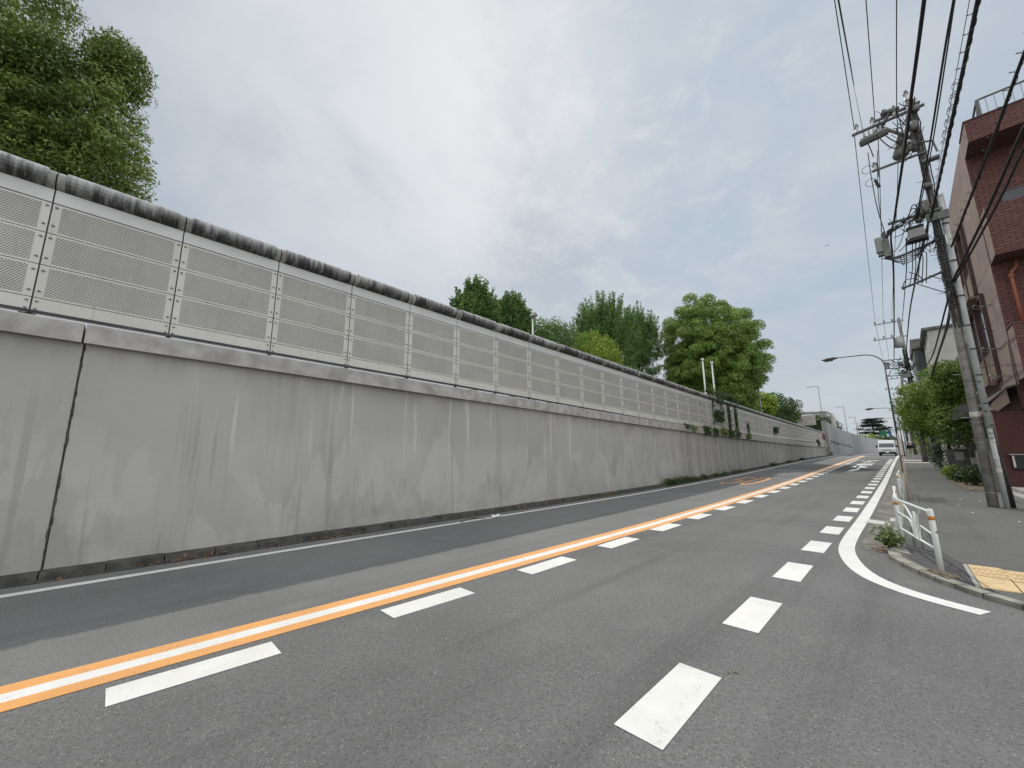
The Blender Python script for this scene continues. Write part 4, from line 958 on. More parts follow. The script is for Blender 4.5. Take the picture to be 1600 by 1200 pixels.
b = MB(); b.prism([L_((XB + .05, 21.3, 3.95)), L_((XB + 4, 21.3, 3.95)), L_((XB + 4, 20.4, 3.55)), L_((XB + .3, 20.4, 3.55))], (0, 0, .05)); b.build('awning', M['black'], bb)
# roof railing
b = MB(); x0, y0 = 3.49, 21.0
b.tube([L_((x0, y0, 14.35)), L_((x0 + 8, y0, 14.35))], .035, 6); b.tube([L_((x0, y0, 14.35)), L_((x0, y0 + 5, 14.35))], .035, 6)
b.tube([L_((x0, y0, 13.58)), L_((x0, y0, 14.35))], .055, 6); b.tube([L_((x0 - .02, y0 + .5, 13.58)), L_((x0, y0, 14.33))], .03, 6)
rrail = b.build('roof_railing', M['boxgreen'], bb)
b = MB()
bar0 = None
for i in range(1, 40):
    b = MB(); b.tube([L_((x0 + i * .2, y0, 13.58)), L_((x0 + i * .2, y0, 14.33))], .011, 5); b.build('bar', M['galv'], rrail)
# downpipe
b = MB(); b.tube([L_((3.60, 21.95, 8.32)), L_((3.60, 21.9, 8.05)), L_((3.46, 21.82, 7.86)), L_((3.42, 21.8, 7.7)), L_((3.42, 21.8, 5.9))], .047, 10); b.tube([L_((3.42, 21.8, 7.78)), L_((3.42, 21.8, 7.62))], .066, 10); b.build('downpipe', M['copper'], bb, smooth=True)
b = MB(); b.tube([L_((XB - .04, 21.94, 5.3)), L_((XB - .05, 21.94, 3.6)), L_((XB - .04, 21.95, 3.1))], .021, 8); b.build('downpipe', M['brownpaint'], bb, smooth=True)
# street-side windows in brown frames
for (ya, yb_, za, zb_, bal) in ((25.6, 29.0, 8.3, 11.6, True), (24.6, 29.4, 4.5, 8.0, True)):
    b = MB(); lbox(b, (XB - .004, ya, za), (XB + .02, yb_, zb_)); wn = b.build('window', M['glass'], bb)
    b = MB()
    for yy in (ya, (ya + yb_) / 2 - .06, yb_ - .14): lbox(b, (XB - .12, yy, za), (XB - .006, yy + .14, zb_))
    lbox(b, (XB - .12, ya + .141, za - .15), (XB - .006, yb_ - .141, za)); lbox(b, (XB - .11, ya + .141, zb_ - .12), (XB - .006, yb_ - .141, zb_)); b.build('frame', M['brownpaint'], wn)
    b = MB()
    for i in range(12): y_ = ya + .3 + i * (yb_ - ya - .6) / 11; b.tube([L_((XB - .06, y_, za)), L_((XB - .06, y_, za + 1.1))], .018, 5)
    b.tube([L_((XB - .06, ya + .1, za + 1.1)), L_((XB - .06, yb_ - .1, za + 1.1))], .03, 6); b.build('balustrade', M['beige'], wn)
for za in (8.15, 4.35):
    b = MB(); lbox(b, (XB - .34, 25.4, za - .1), (XB - .005, 29.3, za)); b.build('window_sill', M['plaster'], bb)
for z_, y_ in ((7.1, 23.2), (5.4, 23.3), (4.3, 23.1)):
    b = MB(); b.tube([L_((XB, y_, z_)), L_((XB - .35, y_ - .05, z_ + .02))], .02, 6); b.tube(hermite([L_((XB - .35, y_ - .05, z_)), L_((XB - .45, y_ - .12, z_ + .08)), L_((XB - .52, y_ - .1, z_)), L_((XB - .4, y_, z_ - .08)), L_((XB - .2, y_ + .05, z_ + .02))], 5), .014, 5); b.build('cable_bracket', M['galv'], bb)

# ------------------------------------------------------------------ buildings further along the right side
cb = thing('concrete_building', 'pale grey concrete building with slanted wall and dark gable behind the street tree', 'building'); cb.location = (2.5, 44, .5)
b = MB(); b.prism([(-.35, 0, -.3), (10, 0, -.3), (10, 0, 10.45), (-.2, 0, 10.5)], (0, 12, 0)); b.build('wall', M['paleconc'], cb)
b = MB(); b.prism([(.35, -.06, 6.9), (3.0, -.06, 6.9), (3.0, -.06, 9.4), (1.9, -.06, 9.3)], (0, .055, 0)); b.build('gable_recess', M['concdark'], cb)
b = MB(); b.prism([(-.5, -.2, 10.4), (10, -.2, 10.4), (10, -.2, 10.55), (-.5, -.2, 10.6)], (0, 12.4, 0)); b.build('roof', M['concdark'], cb)
gb = thing('glass_building', 'narrow dark grey building with tall window left of the pale concrete building', 'building'); gb.location = (1.35, 52, .6)
b = MB(); b.box((.25, 0, -.3), (6, 7, 11.2)); b.build('wall', M['concdark'], gb)
b = MB(); b.box((.45, -.04, 8.2), (1.15, -.003, 10.2)); w_ = b.build('window', M['slot'], gb); b = MB(); b.box((.38, -.08, 8.05), (.45, -.003, 10.3)); b.box((1.15, -.08, 8.05), (1.22, -.003, 10.3)); b.build('frame', M['boxgreen'], w_)
b = MB(); b.box((.4, -.05, 6.0), (1.25, -.003, 7.8)); b.build('balcony_panel', M['paleconc'], gb)
b = MB(); b.box((.15, -.25, 10.4), (6, 7.1, 11.3)); b.build('roof', M['concdark'], gb)
eb = thing('gatehouse', 'low house with grey overhanging eaves hidden behind the street tree', 'building'); eb.location = (1.75, 31.2, .25)
b = MB(); b.box((.9, .3, -.1), (6, 9, 3.6)); b.build('wall', M['concdark'], eb)
b = MB(); b.prism([(.15, -.2, 2.9), (.75, -.2, 3.0), (.75, -.2, 3.75), (.35, -.2, 3.6)], (0, 8, 0)); b.build('eaves', M['concdark'], eb)
b = MB(); b.prism([(.75, -.3, 3.5), (6, -.3, 4.4), (6, -.3, 4.55), (.75, -.3, 3.65)], (0, 9.5, 0)); b.build('roof', M['concdark'], eb)
rb = thing('shop_building', 'distant shop with red fascia seen between the poles', 'building'); rb.location = (.6, 104, 1.)
b = MB(); b.box((0, 0, -.4), (9, 14, 7.)); b.build('wall', M['conc'], rb); b = MB(); b.box((-.5, -.35, 6.2), (6, -.005, 7.6)); b.box((-.5, -.3, 6.2), (-.006, 12, 7.4)); b.build('fascia', M['red'], rb)
rb = thing('apartment_building', 'grey apartment block far along the right side of the street', 'building'); rb.location = (2.2, 76, .9)
b = MB(); b.box((0, 0, -.4), (9, 16, 9.)); b.build('wall', M['greybox'], rb); b = MB()
for i in range(3):
    b.box((.8, -.05, 1.5 + i * 2.6), (2.2, -.004, 3.0 + i * 2.6))
b.build('window', M['glass'], rb)
# stone gate pillars under the street tree
gp_ = thing('gate_pillar', 'grey stone gate pillar with a pale plaque beneath the street tree', 'gate pillar'); gp_.location = (1.72, 34.6, .3)
b = MB(); b.box((-.1, 0, -.1), (.75, .7, 1.38)); b.build('pillar', M['concdark'], gp_, bevel=.03); b = MB(); b.box((.2, -.03, .72), (.55, -.002, 1.2)); b.build('plaque', M['paleconc'], gp_)
gp_ = thing('stone_wall', 'low bluish stone block wall right of the plaque pillar', 'wall'); gp_.location = (2.45, 31.0, .25)
b = MB()
for r_ in range(4):
    for q_ in range(3): b.box((q_ * .62 + (r_ % 2) * .2 - .2, 0, r_ * .33 - .02), (q_ * .62 + .6 + (r_ % 2) * .2 - .2, .4, r_ * .33 + .30))
b.build('wall', M['conc'], gp_, bevel=.02)
# street tree and shrubs
tree('street_tree', 'leafy bright green street tree overhanging the pavement', (1.95, 37.5, zr(37.5) + .07), [((1.55, 35.0, 4.3), (1.55, 2.2, 1.75)), ((2.2, 33.4, 4.85), (1.0, 1.6, 1.45)), ((1.0, 37.2, 3.9), (1.05, 1.8, 1.5)), ((2.2, 32.8, 3.0), (.9, 1.3, 1.2)), ((2.35, 32.4, 5.35), (.75, 1.0, .85))], M['leaf_street'], .17, 520, .38, 100, 151, .11, None, .38, .5, .6, .35, trunk_top=(1.6, 35.2, 4.6))
for lab, px, py, R, h, mt, sd in (('dark leafy shrub at the foot of the street tree', 1470, 716, .55, .65, 'leaf_dark', 161), ('leftmost clipped shrub with yellowish top in front of the gate pillar', 1487, 740, .24, .27, 'leaf_light', 162), ('middle clipped shrub of the three by the pavement', 1503, 744, .27, .30, 'leaf_dark', 163), ('rightmost and largest clipped shrub beside the near utility pole', 1522, 751, .32, .35, 'leaf_dark', 164), ('dark shrub hanging over the stone wall behind the utility pole', 1506, 668, 1.0, .9, 'leaf_dark', 165), ('dark shaded bush filling the space between gate pillar and street tree', 1468, 684, .9, .95, 'leaf_dark', 166)):
    Y = {161: 37.5, 162: 28.5, 163: 26.8, 164: 25.2, 165: 30.2, 166: 36.2}[sd]; p_ = ony(px, py, Y); zz = (zr(Y) + PZ + h) if sd in (162, 163, 164) else p_[2]
    shrub('shrub', lab, (p_[0], Y, zz), (R, R * 1.2, h), M[mt], .10, 620, .16, 60, sd, 'shrub', 'shrubs beside the pavement')
for lab, px, py, Y, R, h, mt, sd in (('pale green garden bush behind the second utility pole', 1437, 690, 56, .7, 1.5, 'leaf_light', 171), ('dark garden hedge beside the pavement behind the walking person', 1434, 672, 66, 1.2, 3.2, 'leaf_dark', 172), ('dark creeper mass below the glass building', 1420, 590, 60, 1.3, 1.6, 'leaf_dark', 173)):
    p_ = ony(px, py, Y); shrub('bush', lab, (p_[0] + R * .6, Y, p_[2]), (R, 1.2, h), M[mt], .18, 160, .35, 60, sd, 'bush')
b = MB(); b.face([(1.35, 22.5, zr(23) + PZ + .004), (2.1, 22.3, zr(23) + PZ + .004), (2.2, 30, zr(30) + PZ + .004), (1.35, 30, zr(30) + PZ + .004), (1.2, 27, zr(27) + PZ + .006)]); tag(struct(b.build('soil_strip', M['soil'])))
# pale step plates across the pavement further up
b = MB(); b.hexa([(-.35, 46., zr(46)), (1.15, 46., zr(46)), (1.15, 47.6, zr(47.6)), (-.35, 47.6, zr(47.6)), (-.35, 46., zr(46) + PZ + .03), (1.15, 46., zr(46) + PZ + .03), (1.15, 47.6, zr(47.6) + PZ + .03), (-.35, 47.6, zr(47.6) + PZ + .03)])
b.hexa([(-.35, 50., zr(50)), (.8, 50., zr(50)), (.8, 53, zr(53)), (-.35, 53, zr(53)), (-.35, 50., zr(50) + PZ + .05), (.8, 50., zr(50) + PZ + .05), (.8, 53, zr(53) + PZ + .05), (-.35, 53, zr(53) + PZ + .05)]); struct(b.build('pavement_slab', M['paleconc']))

# ------------------------------------------------------------------ street lamps on the right
def street_lamp(label, x, y, h, arm=2.3):
    t = thing('street_lamp', label, 'street lamp', 'brown street lamps along the pavement'); t.location = (x, y, zr(y) + PZ)
    b = MB(); b.tube([(0, 0, -.05), (0, 0, .9), (0, 0, h - .9)], [.062, .055, .038], 12); b.build('pole', M['brownsteel'], t, smooth=True)
    b = MB(); pts = [(0, 0, h - .9)] + [(-arm * .42 * (1 - math.cos(a)), 0, h - .9 + .82 * math.sin(a)) for a in [PI/2*i/8 for i in range(1, 9)]] + [(-arm, 0, h - .03)]
    b.tube(pts, .031, 10); b.build('arm', M['brownsteel'], t, smooth=True)
    b = MB(); b.tube([(-arm + .1, 0, h - .04), (-arm - .1, 0, h - .04), (-arm - .5, 0, h - .06), (-arm - .72, 0, h - .07)], [.05, .095, .095, .04], 12); hd = b.build('lamp_head', M['brownsteel'], t, smooth=True)
    b = MB(); b.tube([(-arm - .14, 0, h - .15), (-arm - .58, 0, h - .16)], [.06, .06], 10); b.build('lens', M['slot'], hd); return t
street_lamp('brown street lamp whose curved arm reaches furthest over the lane', -.33, 33.4, 7.45)
street_lamp('second brown street lamp, just beyond the van', -.30, 66, 5.95, 2.1)
street_lamp('third brown street lamp, its arm peeking from behind the second', -.1, 92, 6.0, 2.1)

# ------------------------------------------------------------------ utility poles
def band(b, z, r, h=.02, m=0): b.tube([(0, 0, z), (0, 0, z + h)], r, 14, m)
U = Vector((1.45, 16.95, .10))
up = thing('utility_pole', 'near concrete utility pole crowded with cables, boxes and a grey conduit pipe', 'utility pole', 'utility poles along the pavement'); up.location = U
def rp(z): return .106 - .024 * z / 12.8
b = MB(); b.tube([(0, 0, -.1), (.04, 0, 4), (.08, 0, 8), (.09, 0, 12.75), (.09, 0, 12.78)], [rp(0), rp(4), rp(8), rp(12.7), .05], 18); pole_o = b.build('pole', M['pole'], up, smooth=True)
rg = random.Random(9); b = MB()
zs = [.35, 1.7, 2.25, 2.6, 3.0, 3.35, 3.5, 3.9, 4.25, 4.5, 4.9, 5.1, 5.5, 5.8, 9.4, 10.1, 10.9, 11.3]
for z in zs:
    x = .09 * min(1, z / 8); b.tube([(x, 0, z), (x + rg.uniform(-.004, .004), 0, z + .018)], rp(z) + .006, 14)
b.build('straps', M['galv'], pole_o)
b = MB(); b.tube([(.025, 0, 2.42), (.025, 0, 2.56)], rp(2.5) + .005, 16); b.build('white_band', M['porcelain'], pole_o)
b = MB()   # foot pegs
b = None
for i in range(14):
    b = MB(); z = 2.4 + i * .62; sd = 1 if i % 2 else -1; x = .09 * min(1, z / 8); b.tube([(x + sd * rp(z), 0, z), (x + sd * (rp(z) + .17), -.02, z + .01)], .009, 5); b.build('foot_peg', M['galv'], pole_o)
# black lashing of cable round the mid part
b = MB(); pts = []
for i in range(420):
    a = i * .42; z = 5.55 + i * .0056 + .03 * math.sin(i * .37); x = .08; rr_ = rp(z) + .014 + .02 * abs(math.sin(i * 1.7)); pts.append((x + rr_ * math.cos(a), rr_ * math.sin(a), z))
b.tube(pts, .012, 5); b.build('cable_lashing', M['cable'], pole_o)
b = MB()
for i in range(26):
    z = 5.5 + rg.random() * 2.6; a = rg.uniform(PI * .6, PI * 1.5); r0 = rp(z); l_ = rg.uniform(.05, .14)
    b.tube([(.08 + r0 * math.cos(a), r0 * math.sin(a), z), (.08 + (r0 + l_) * math.cos(a), (r0 + l_) * math.sin(a), z + rg.uniform(-.05, .05))], .006, 4)
b.build('cable_ties', M['cable'], pole_o)
b = MB()
for dx_, dy_ in ((-.02, -.13), (.06, -.15), (-.08, -.11), (.13, -.1)):
    pts = []
    for i in range(26):
        z = 5.0 + i * .31; k_ = (1 - z / 12.8) * .4 + .75; pts.append((.08 + dx_ * k_ + rg.uniform(-.02, .02), dy_ * k_ + rg.uniform(-.015, .015), z))
    b.tube(pts, .016, 6)
b.build('riser_cables', M['cable'], up)
# conduit pipe
b = MB(); pp = [(.22, -.13, -.05), (.215, -.12, 2.1)]; b.tube(pp, .055, 14)
b.tube([(.22, -.12, 2.1), (.22, -.10, 5.2), (.25, -.08, 9.1)], [.072, .072, .070], 14); cp_ = b.build('conduit_pipe', M['pipe'], up, smooth=True)
b = MB()
for z in (2.15, 2.75, 3.55, 4.3, 5.0, 5.9, 7.0, 8.2): b.tube([(.22 + .003 * z, -.115, z), (.22 + .003 * z, -.115, z + .03)], .077, 14)
b.build('pipe_bands', M['black'], cp_)
for z in (.9, 1.25, 1.7):
    b = MB(); b.tube([(.218, -.128, z), (.218, -.128, z + .11)], .058, 14); b.build('sticker', M['porcelain'], cp_)
b = MB()
for z, wd in ((1.95, .03), (1.82, .02), (3.38, .035), (2.55, .03)):
    for q_ in range(3): b.box((.18 + q_ * .025, -.205, z - .03 + (q_ % 2) * .03), (.18 + q_ * .025 + .014, -.196, z + .02))
b.build('pipe_markings', M['black'], cp_)
b = MB()
for x, y, h in ((.30, -.03, 1.5), (.36, .0, 1.3), (.33, .06, 2.4)): b.tube([(x, y, -.05), (x - .02, y + .02, h * .6), (x - .05, y + .02, h)], .032, 8)
b.build('ground_cables', M['cable'], up, smooth=True)
# top crossarm with insulators
def arm(x0, x1, z, y=-.14, r=.035, name='crossarm'):
    b = MB(); b.box((x0, y - r, z - r), (x1, y + r, z + r)); return b.build(name, M['armsteel'], up)
def insul(parent, x, z, y=-.14, h=.3, r=.05):
    b = MB(); b.tube([(x, y, z), (x, y, z + h * .18), (x, y, z + h * .2), (x, y, z + h * .6), (x, y, z + h * .62), (x, y, z + h)], [r * .9, r * .9, r * .6, r, r * 1.05, r * .7], 12); i_ = b.build('insulator', M['porcelain'], parent, smooth=True)
    b = MB(); b.tube([(x, y, z + h * .7), (x, y, z + h * 1.05)], [r * 1.25, r * .8], 10); b.build('insulator_cap', M['boxgreen'], i_)
A1 = arm(-1.40, .35, 12.3)
for x in (-1.25, -.85, .0): insul(A1, x, 12.33)
insul(A1, -.33, 12.33, h=.2)
A1b = arm(-.9, .3, 12.62, .12)
for x in (-.5, -.3): insul(A1b, x, 12.65, .12, .22)
insul(A1b, .02, 12.78, .0, .34, .06)
b = MB(); b.tube([(-.75, -.14, 12.25), (-.2, -.1, 11.55), (.06, -.05, 11.2)], .05, 8); b.tube([(-.62, -.14, 12.2), (-.42, -.16, 12.55), (-.2, -.1, 12.6)], .055, 8); b.build('arm_brace', M['boxgreen'], up, smooth=True)
# horizontal switch box under the arm
b = MB(); b.tube([(-1.26, -.14, 11.88), (-1.22, -.14, 11.88), (-.56, -.14, 11.94), (-.52, -.14, 11.94)], [.09, .135, .135, .09], 6); sw_ = b.build('switch_box', M['boxgreen'], up, bevel=.015)
b = MB()
for x in (-1.1, -.98, -.86, -.7): b.tube([(x, -.2, 12.03), (x, -.24, 12.16)], .028, 8)
b.build('bushings', M['porcelain'], sw_)
b = MB()
for x0, x1, z0, z1, sg_ in ((-1.05, -.98, 11.75, 11.2, 0), (-1.1, -.8, 12.12, 12.1, -.32), (-.6, .0, 11.75, 11.8, -.45), (-.75, -.15, 11.75, 11.6, -.5), (-.9, -.5, 12.1, 12.3, -.1), (-.3, .05, 12.4, 11.6, -.2), (-.85, -.3, 12.0, 12.6, .2)):
    pts = [((x0 + (x1 - x0) * i / 10), -.16 - .05 * math.sin(PI * i / 10), z0 + (z1 - z0) * i / 10 + sg_ * math.sin(PI * i / 10)) for i in range(11)]; b.tube(pts, .016, 6)
b.build('jumper_wires', M['cable'], up, smooth=True)
# cable termination bell and second arm
b = MB(); b.tube([(-.30, -.05, 11.62), (-.32, -.05, 11.5), (-.33, -.05, 11.2), (-.36, -.05, 10.95), (-.36, -.05, 10.88)], [.07, .11, .155, .205, .16], 14); b.build('termination_bell', M['boxgreen'], up, smooth=True)
b = MB(); b.tube([(-.05, -.05, 11.5), (-.02, -.05, 11.1), (-.05, -.08, 10.9)], [.07, .1, .07], 10); b.tube([(-.1, .1, 11.35), (.02, .1, 11.0)], [.06, .09], 10); b.build('termination_bell', M['boxgreen'], up, smooth=True)
A2 = arm(-1.08, .2, 10.72, -.12, .03)
insul(A2, -1.0, 10.74, -.12, .26, .045)
b = MB(); b.tube([(-.93, -.12, 10.45), (-.93, -.12, 10.98)], .025, 6); b.build('arm_peg', M['boxgreen'], A2)
b = MB()
for cx_, cz in ((-1.18, 10.85), (-1.15, 10.35)):
    b.tube([(cx_ + .14 * math.cos(a), -.12, cz + .14 * math.sin(a)) for a in [2*PI*i/16 for i in range(15)]], .008, 5)
b.tube([(-1.05, -.12, 10.4), (-.98, -.12, 10.1)], [.035, .05], 8); b.build('wire_loops', M['cable'], up)
b = MB(); b.tube([(.0, -.1, 11.15), (.35, -.12, 11.0), (.4, -.12, 10.6)], .03, 6); b.box((.05, -.25, 10.35), (.42, -.05, 10.42)); b.build('pole_bracket', M['boxgreen'], up)
# boxes and arms lower down
b = MB(); b.box((-.16, .16, 8.8), (.36, .5, 9.3)); b.build('meter_cabinet', M['greybox'], up, bevel=.03)
A3 = arm(-.95, .25, 8.72, -.14, .035); b = MB(); b.box((-.12, -.22, 8.38), (.35, -.1, 8.62)); b.build('mount_plate', M['boxgreen'], up)
b = MB(); b.box((-.56, -.28, 7.98), (-.2, -.07, 8.28)); jb = b.build('junction_box', M['greybox'], up, bevel=.03); b = MB(); b.box((-.62, -.32, 7.88), (-.16, -.03, 7.945)); b.box((-.58, -.28, 8.305), (-.2, -.07, 8.36)); b.build('box_lid', M['black'], jb)
A4 = MB(); A4.tube(hermite([(.05, -.14, 7.78), (-.5, -.15, 7.62), (-.92, -.16, 7.54), (-1.02, -.16, 7.62), (-1.06, -.16, 7.9), (-1.10, -.16, 8.5)], 6), .04, 10); A4.build('curved_arm', M['armsteel'], up, smooth=True)
b = MB(); b.box((-1.33, -.26, 7.82), (-1.13, -.08, 8.33)); ob = b.build('terminal_box', M['greybox'], up, bevel=.03); b = MB(); b.box((-1.16, -.3, 7.6), (-1.0, -.08, 8.2)); b.box((-1.3, -.26, 7.7), (-1.15, -.08, 7.775)); b.build('box_clamp', M['boxgreen'], ob, bevel=.01)
b = MB()
for i in range(5):
    z0 = 7.62 - .03 * i; dp = .14 + .07 * i; pts = [(-1.25 + .14 * i * .3 + (1.3 - .1 * i) * u_, -.16 - .04 * i, z0 - dp * math.sin(PI * u_ * .9) * (1 - u_ * .4) + .25 * u_ * u_) for u_ in [j / 14 for j in range(15)]]; b.tube(pts, .014, 5)
for i in range(6):
    x0 = -1.08 + .02 * i; pts = hermite([(x0, -.16, 8.1 + .06 * i), (-.95, -.2, 8.35 + .03 * i), (-.6 + .06 * i, -.22, 8.55 + .08 * (i % 3)), (-.35 + .03 * i, -.2, 8.85 + .12 * ((i + 1) % 3)), (-.2 + .03 * i, -.2, 8.6)], 5); b.tube(pts, .015, 5)
for i in range(5): x0 = -.5 + i * .09; b.tube(hermite([(x0, -.18, 7.9), (x0 - .05 - .03 * i, -.2, 7.5), (x0 - .12, -.18, 7.0 + .1 * i), (x0 - .25, -.2, 6.5)], 5), .012, 5)
b.build('telecom_cables', M['cable'], up, smooth=True)
rg = random.Random(77)
for nm, n_, (xa, xb_, za, zb_), rr_ in (('loose_cables', 26, (-1.05, .15, 7.4, 9.0), .010), ('loose_cables', 22, (-.75, .3, 10.6, 12.9), .010)):
    b = MB()
    for i in range(n_):
        p0 = Vector((rg.uniform(xa, xb_), -.12 - rg.random() * .1, rg.uniform(za, zb_))); p3 = Vector((rg.uniform(xa + .3, xb_), -.12 - rg.random() * .1, rg.uniform(za, zb_)))
        if (p3 - p0).length > 1.1: p3 = p0.lerp(p3, .6)
        sg_ = rg.uniform(.08, .32); b.tube(hermite([p0, p0.lerp(p3, .3) + Vector((0, -.04, -sg_)), p0.lerp(p3, .7) + Vector((0, -.03, -sg_ * .9)), p3], 5), rr_ * rg.uniform(.7, 1.4), 5)
    tag(b.build(nm, M['cable'], up, smooth=True), kind='stuff')
for x0_, z0_, w_, h_, d_ in ((-.42, 12.48, .22, .16, .16), (-.58, 12.52, .12, .22, .12), (.02, 11.55, .2, .34, .2), (.16, 12.2, .16, .2, .14), (-.14, 10.95, .14, .3, .14), (-.28, 8.5, .16, .16, .12), (.05, 9.5, .2, .14, .18)):
    b = MB(); b.tube([(x0_, -.12, z0_), (x0_ + .01, -.12, z0_ + h_ * .5), (x0_ + .03, -.12, z0_ + h_)], [w_ * .45, w_ * .6, w_ * .4], 8); b.build('clamp', M['boxgreen'] if z0_ < 12.4 else M['armsteel'], up, smooth=True)
A5 = MB(); A5.tube([(.0, -.16, 6.75), (-.6, -.18, 6.56), (-.86, -.18, 6.5)], .035, 8); A5.tube([(-.86, -.18, 6.5), (-.92, -.18, 6.49)], .055, 8); A5.build('lower_arm', M['armsteel'], up)
b = MB()
for pts in ([(-.9, -.18, 6.52), (-.8, -.2, 6.72), (-.6, -.2, 6.7), (-.5, -.18, 6.55)], [(-.55, -.18, 6.5), (-.2, -.2, 6.2), (.15, -.1, 5.95)], [(-.3, -.2, 6.7), (.0, -.2, 6.45), (.1, -.15, 6.4)], [(-.7, -.2, 6.95), (-.5, -.2, 6.75), (-.45, -.2, 6.55)]):
    b.tube(hermite(pts, 6), .013, 5)
b.build('hanging_wires', M['cable'], up, smooth=True)

def far_pole(label, x, y, htop, seed, trans=True):
    t = thing('utility_pole', label, 'utility pole', 'utility poles along the pavement'); zb = zr(y) + PZ; t.location = (x, y, zb); h = htop - zb; rg = random.Random(seed)
    b = MB(); b.tube([(0, 0, -.1), (0, 0, h), (0, 0, h + .02)], [.19, .11, .06], 14); b.build('pole', M['pole'], t, smooth=True)
    for z, xa in ((h - .25, -1.75), (h - 1.75, -1.95)):
        b = MB(); b.box((xa, -.05, z - .05), (.3, .05, z + .05)); a_ = b.build('crossarm', M['galv'], t)
        b = MB()
        for xi in (xa + .12, xa + .75, xa + 1.3): b.tube([(xi, 0, z + .05), (xi, 0, z + .3)], [.06, .05], 8)
        b.build('insulators', M['boxgreen'], a_)
    if trans:
        b = MB(); b.tube([(-.28, -.1, h - 2.75), (-.28, -.1, h - 2.7), (-.28, -.1, h - 1.85), (-.28, -.1, h - 1.75)], [.30, .34, .34, .22], 16); b.build('transformer', M['galv'], t, smooth=True)
    for a_, c_ in (((-1.5, -.2, h - 4.6), (-1.15, .1, h - 4.0)), ((-.5, -.25, h - 5.6), (.1, .1, h - 5.0)), ((-.6, -.2, h - 4.5), (-.25, .1, h - 4.1))):
        b = MB(); b.box(a_, c_); b.build('cable_box', M['greybox'], t)
    b = MB()
    for z in (h - 3.9, h - 4.7, h - 5.4): b.tube([(-1.5, -.1, z + .1), (-.6, -.12, z + .05), (.3, -.1, z)], .04, 6)
    for i in range(26):
        p0 = Vector((rg.uniform(-1.5, .3), -.15, h - rg.uniform(3.8, 5.5))); p1 = p0 + Vector((rg.uniform(.2, .7), rg.uniform(-.1, .1), rg.uniform(-.4, .4))); md = (p0 + p1) / 2 + Vector((0, -.1, -rg.uniform(.1, .4))); b.tube(hermite([p0, md, p1], 4), .03, 5)
    b.build('cables', M['cable'], t)
    b = MB()
    for i in range(5): b.tube([(.13 * math.cos(i), -.14, 1.5 + i * .3), (.13 * math.cos(i), -.13, h - 3)], .03, 5)
    b.build('riser_cables', M['cable'], t); return t
far_pole('second utility pole with a drum transformer above the street tree', 1.0, 50, 13.72, 3)
far_pole('third utility pole, mostly hidden behind the second', .75, 80, 12.3, 5)
far_pole('farthest utility pole, beyond the walking person', .3, 112, 11.5, 8, False)
b = MB(); b.box((-.06, -.25, 2.1), (.14, -.19, 2.9)); 
t = tag(b.build('notice_board', M['porcelain']), 'small white notice strapped to the second utility pole', 'notice'); t.location = (.83, 50, zr(50) + PZ)

# ------------------------------------------------------------------ overhead wires
def wire(label, pts, r, n=6, lash=False, name='overhead_wire', group='overhead wires above the pavement'):
    b = MB(); P_ = hermite(pts, 6) if len(pts) > 2 else [Vector(p) for p in pts]; b.tube(P_, r, n)
    o = b.build(name, M['cable'], smooth=True); tag(o, label, 'wire', group)
    if lash:
        b = MB(); hx = []; ph = 0.
        for a, c_ in zip(P_[:-1], P_[1:]):
            if (c_.y + a.y) / 2 < 4: continue
            ln = (c_ - a).length; ns = max(2, int(ln / .045))
            for i in range(ns):
                q_ = a.lerp(c_, i / ns); ph += 2 * PI * (ln / ns) / .42; hx.append((q_.x - .035 + (r + .04) * math.cos(ph), q_.y, q_.z - .005 + (r + .04) * math.sin(ph)))
        b.tube(hx, .005, 4)
        b.build('spiral_hanger', M['cable'], o)
    return o
def vplane(px, py, P0, P1):   # point of the photo on the vertical plane through two known points
    d_ = ray(px, py); ax, ay = P0[0], P0[1]; bx, by = P1[0] - ax, P1[1] - ay
    t_ = (ax * by - ay * bx) / (d_[0] * by - d_[1] * bx); return CP + d_ * t_
def through(P0, top, zt, mids=(), Yend=-22):
    """from a fixing P0 on the near pole, back over the camera: passes the photo's top edge at height zt"""
    P1 = onz(top[0], top[1], zt); pts = [P0]
    for m_ in mids: pts.append(vplane(m_[0], m_[1], P0, P1))
    pts.append(P1); sl = (P1[0] - pts[-2][0]) / (P1[1] - pts[-2][1]); st_ = abs(P1[1] - pts[-2][1]); y_ = P1[1]
    while y_ > Yend:
        y_ -= st_; st_ = min(st_ * 1.4, 4.); pts.append((P1[0] + sl * (y_ - P1[1]), y_, zt + .002 * (y_ - P1[1]) ** 2))
    return [tuple(p) for p in pts]
def ppt(px, py): return tuple(ony(px, py, 16.8))
A_, B2 = 16.8, 50
wire('thin wire ending at the outer insulator of the top crossarm', through(ppt(1335, 203), (1304, 0), 12.5), .011)
wire('twisted service cable dropping past the switch box', through(ppt(1352, 225), (1310, 0), 12.0, ((1333, 130),)), .018)
wire('thin wire ending at the second insulator of the top crossarm', through(ppt(1367, 187), (1353, 0), 12.7), .011)
wire('thin straight wire passing left of the pole top', through(ppt(1401, 172), (1401, 0), 12.9), .012)
wire('thick black telecom cable sagging in front of the pole top', through(ppt(1397, 345), (1444, 0), 8.3, ((1424, 160), (1411, 240))), .028, 8)
wire('pair of slack grey cables right of the thick telecom cable', through(ppt(1432, 342), (1490, 0), 9.0, ((1452, 230), (1475, 85))), .018)
wire('second strand of the slack cable pair', through(ppt(1434, 342), (1492, 0), 9.1, ((1456, 230), (1479, 85))), .012)
wire('hair-thin wire beside the spiral-wrapped cable', through(ppt(1462, 290), (1515, 0), 9.6), .006)
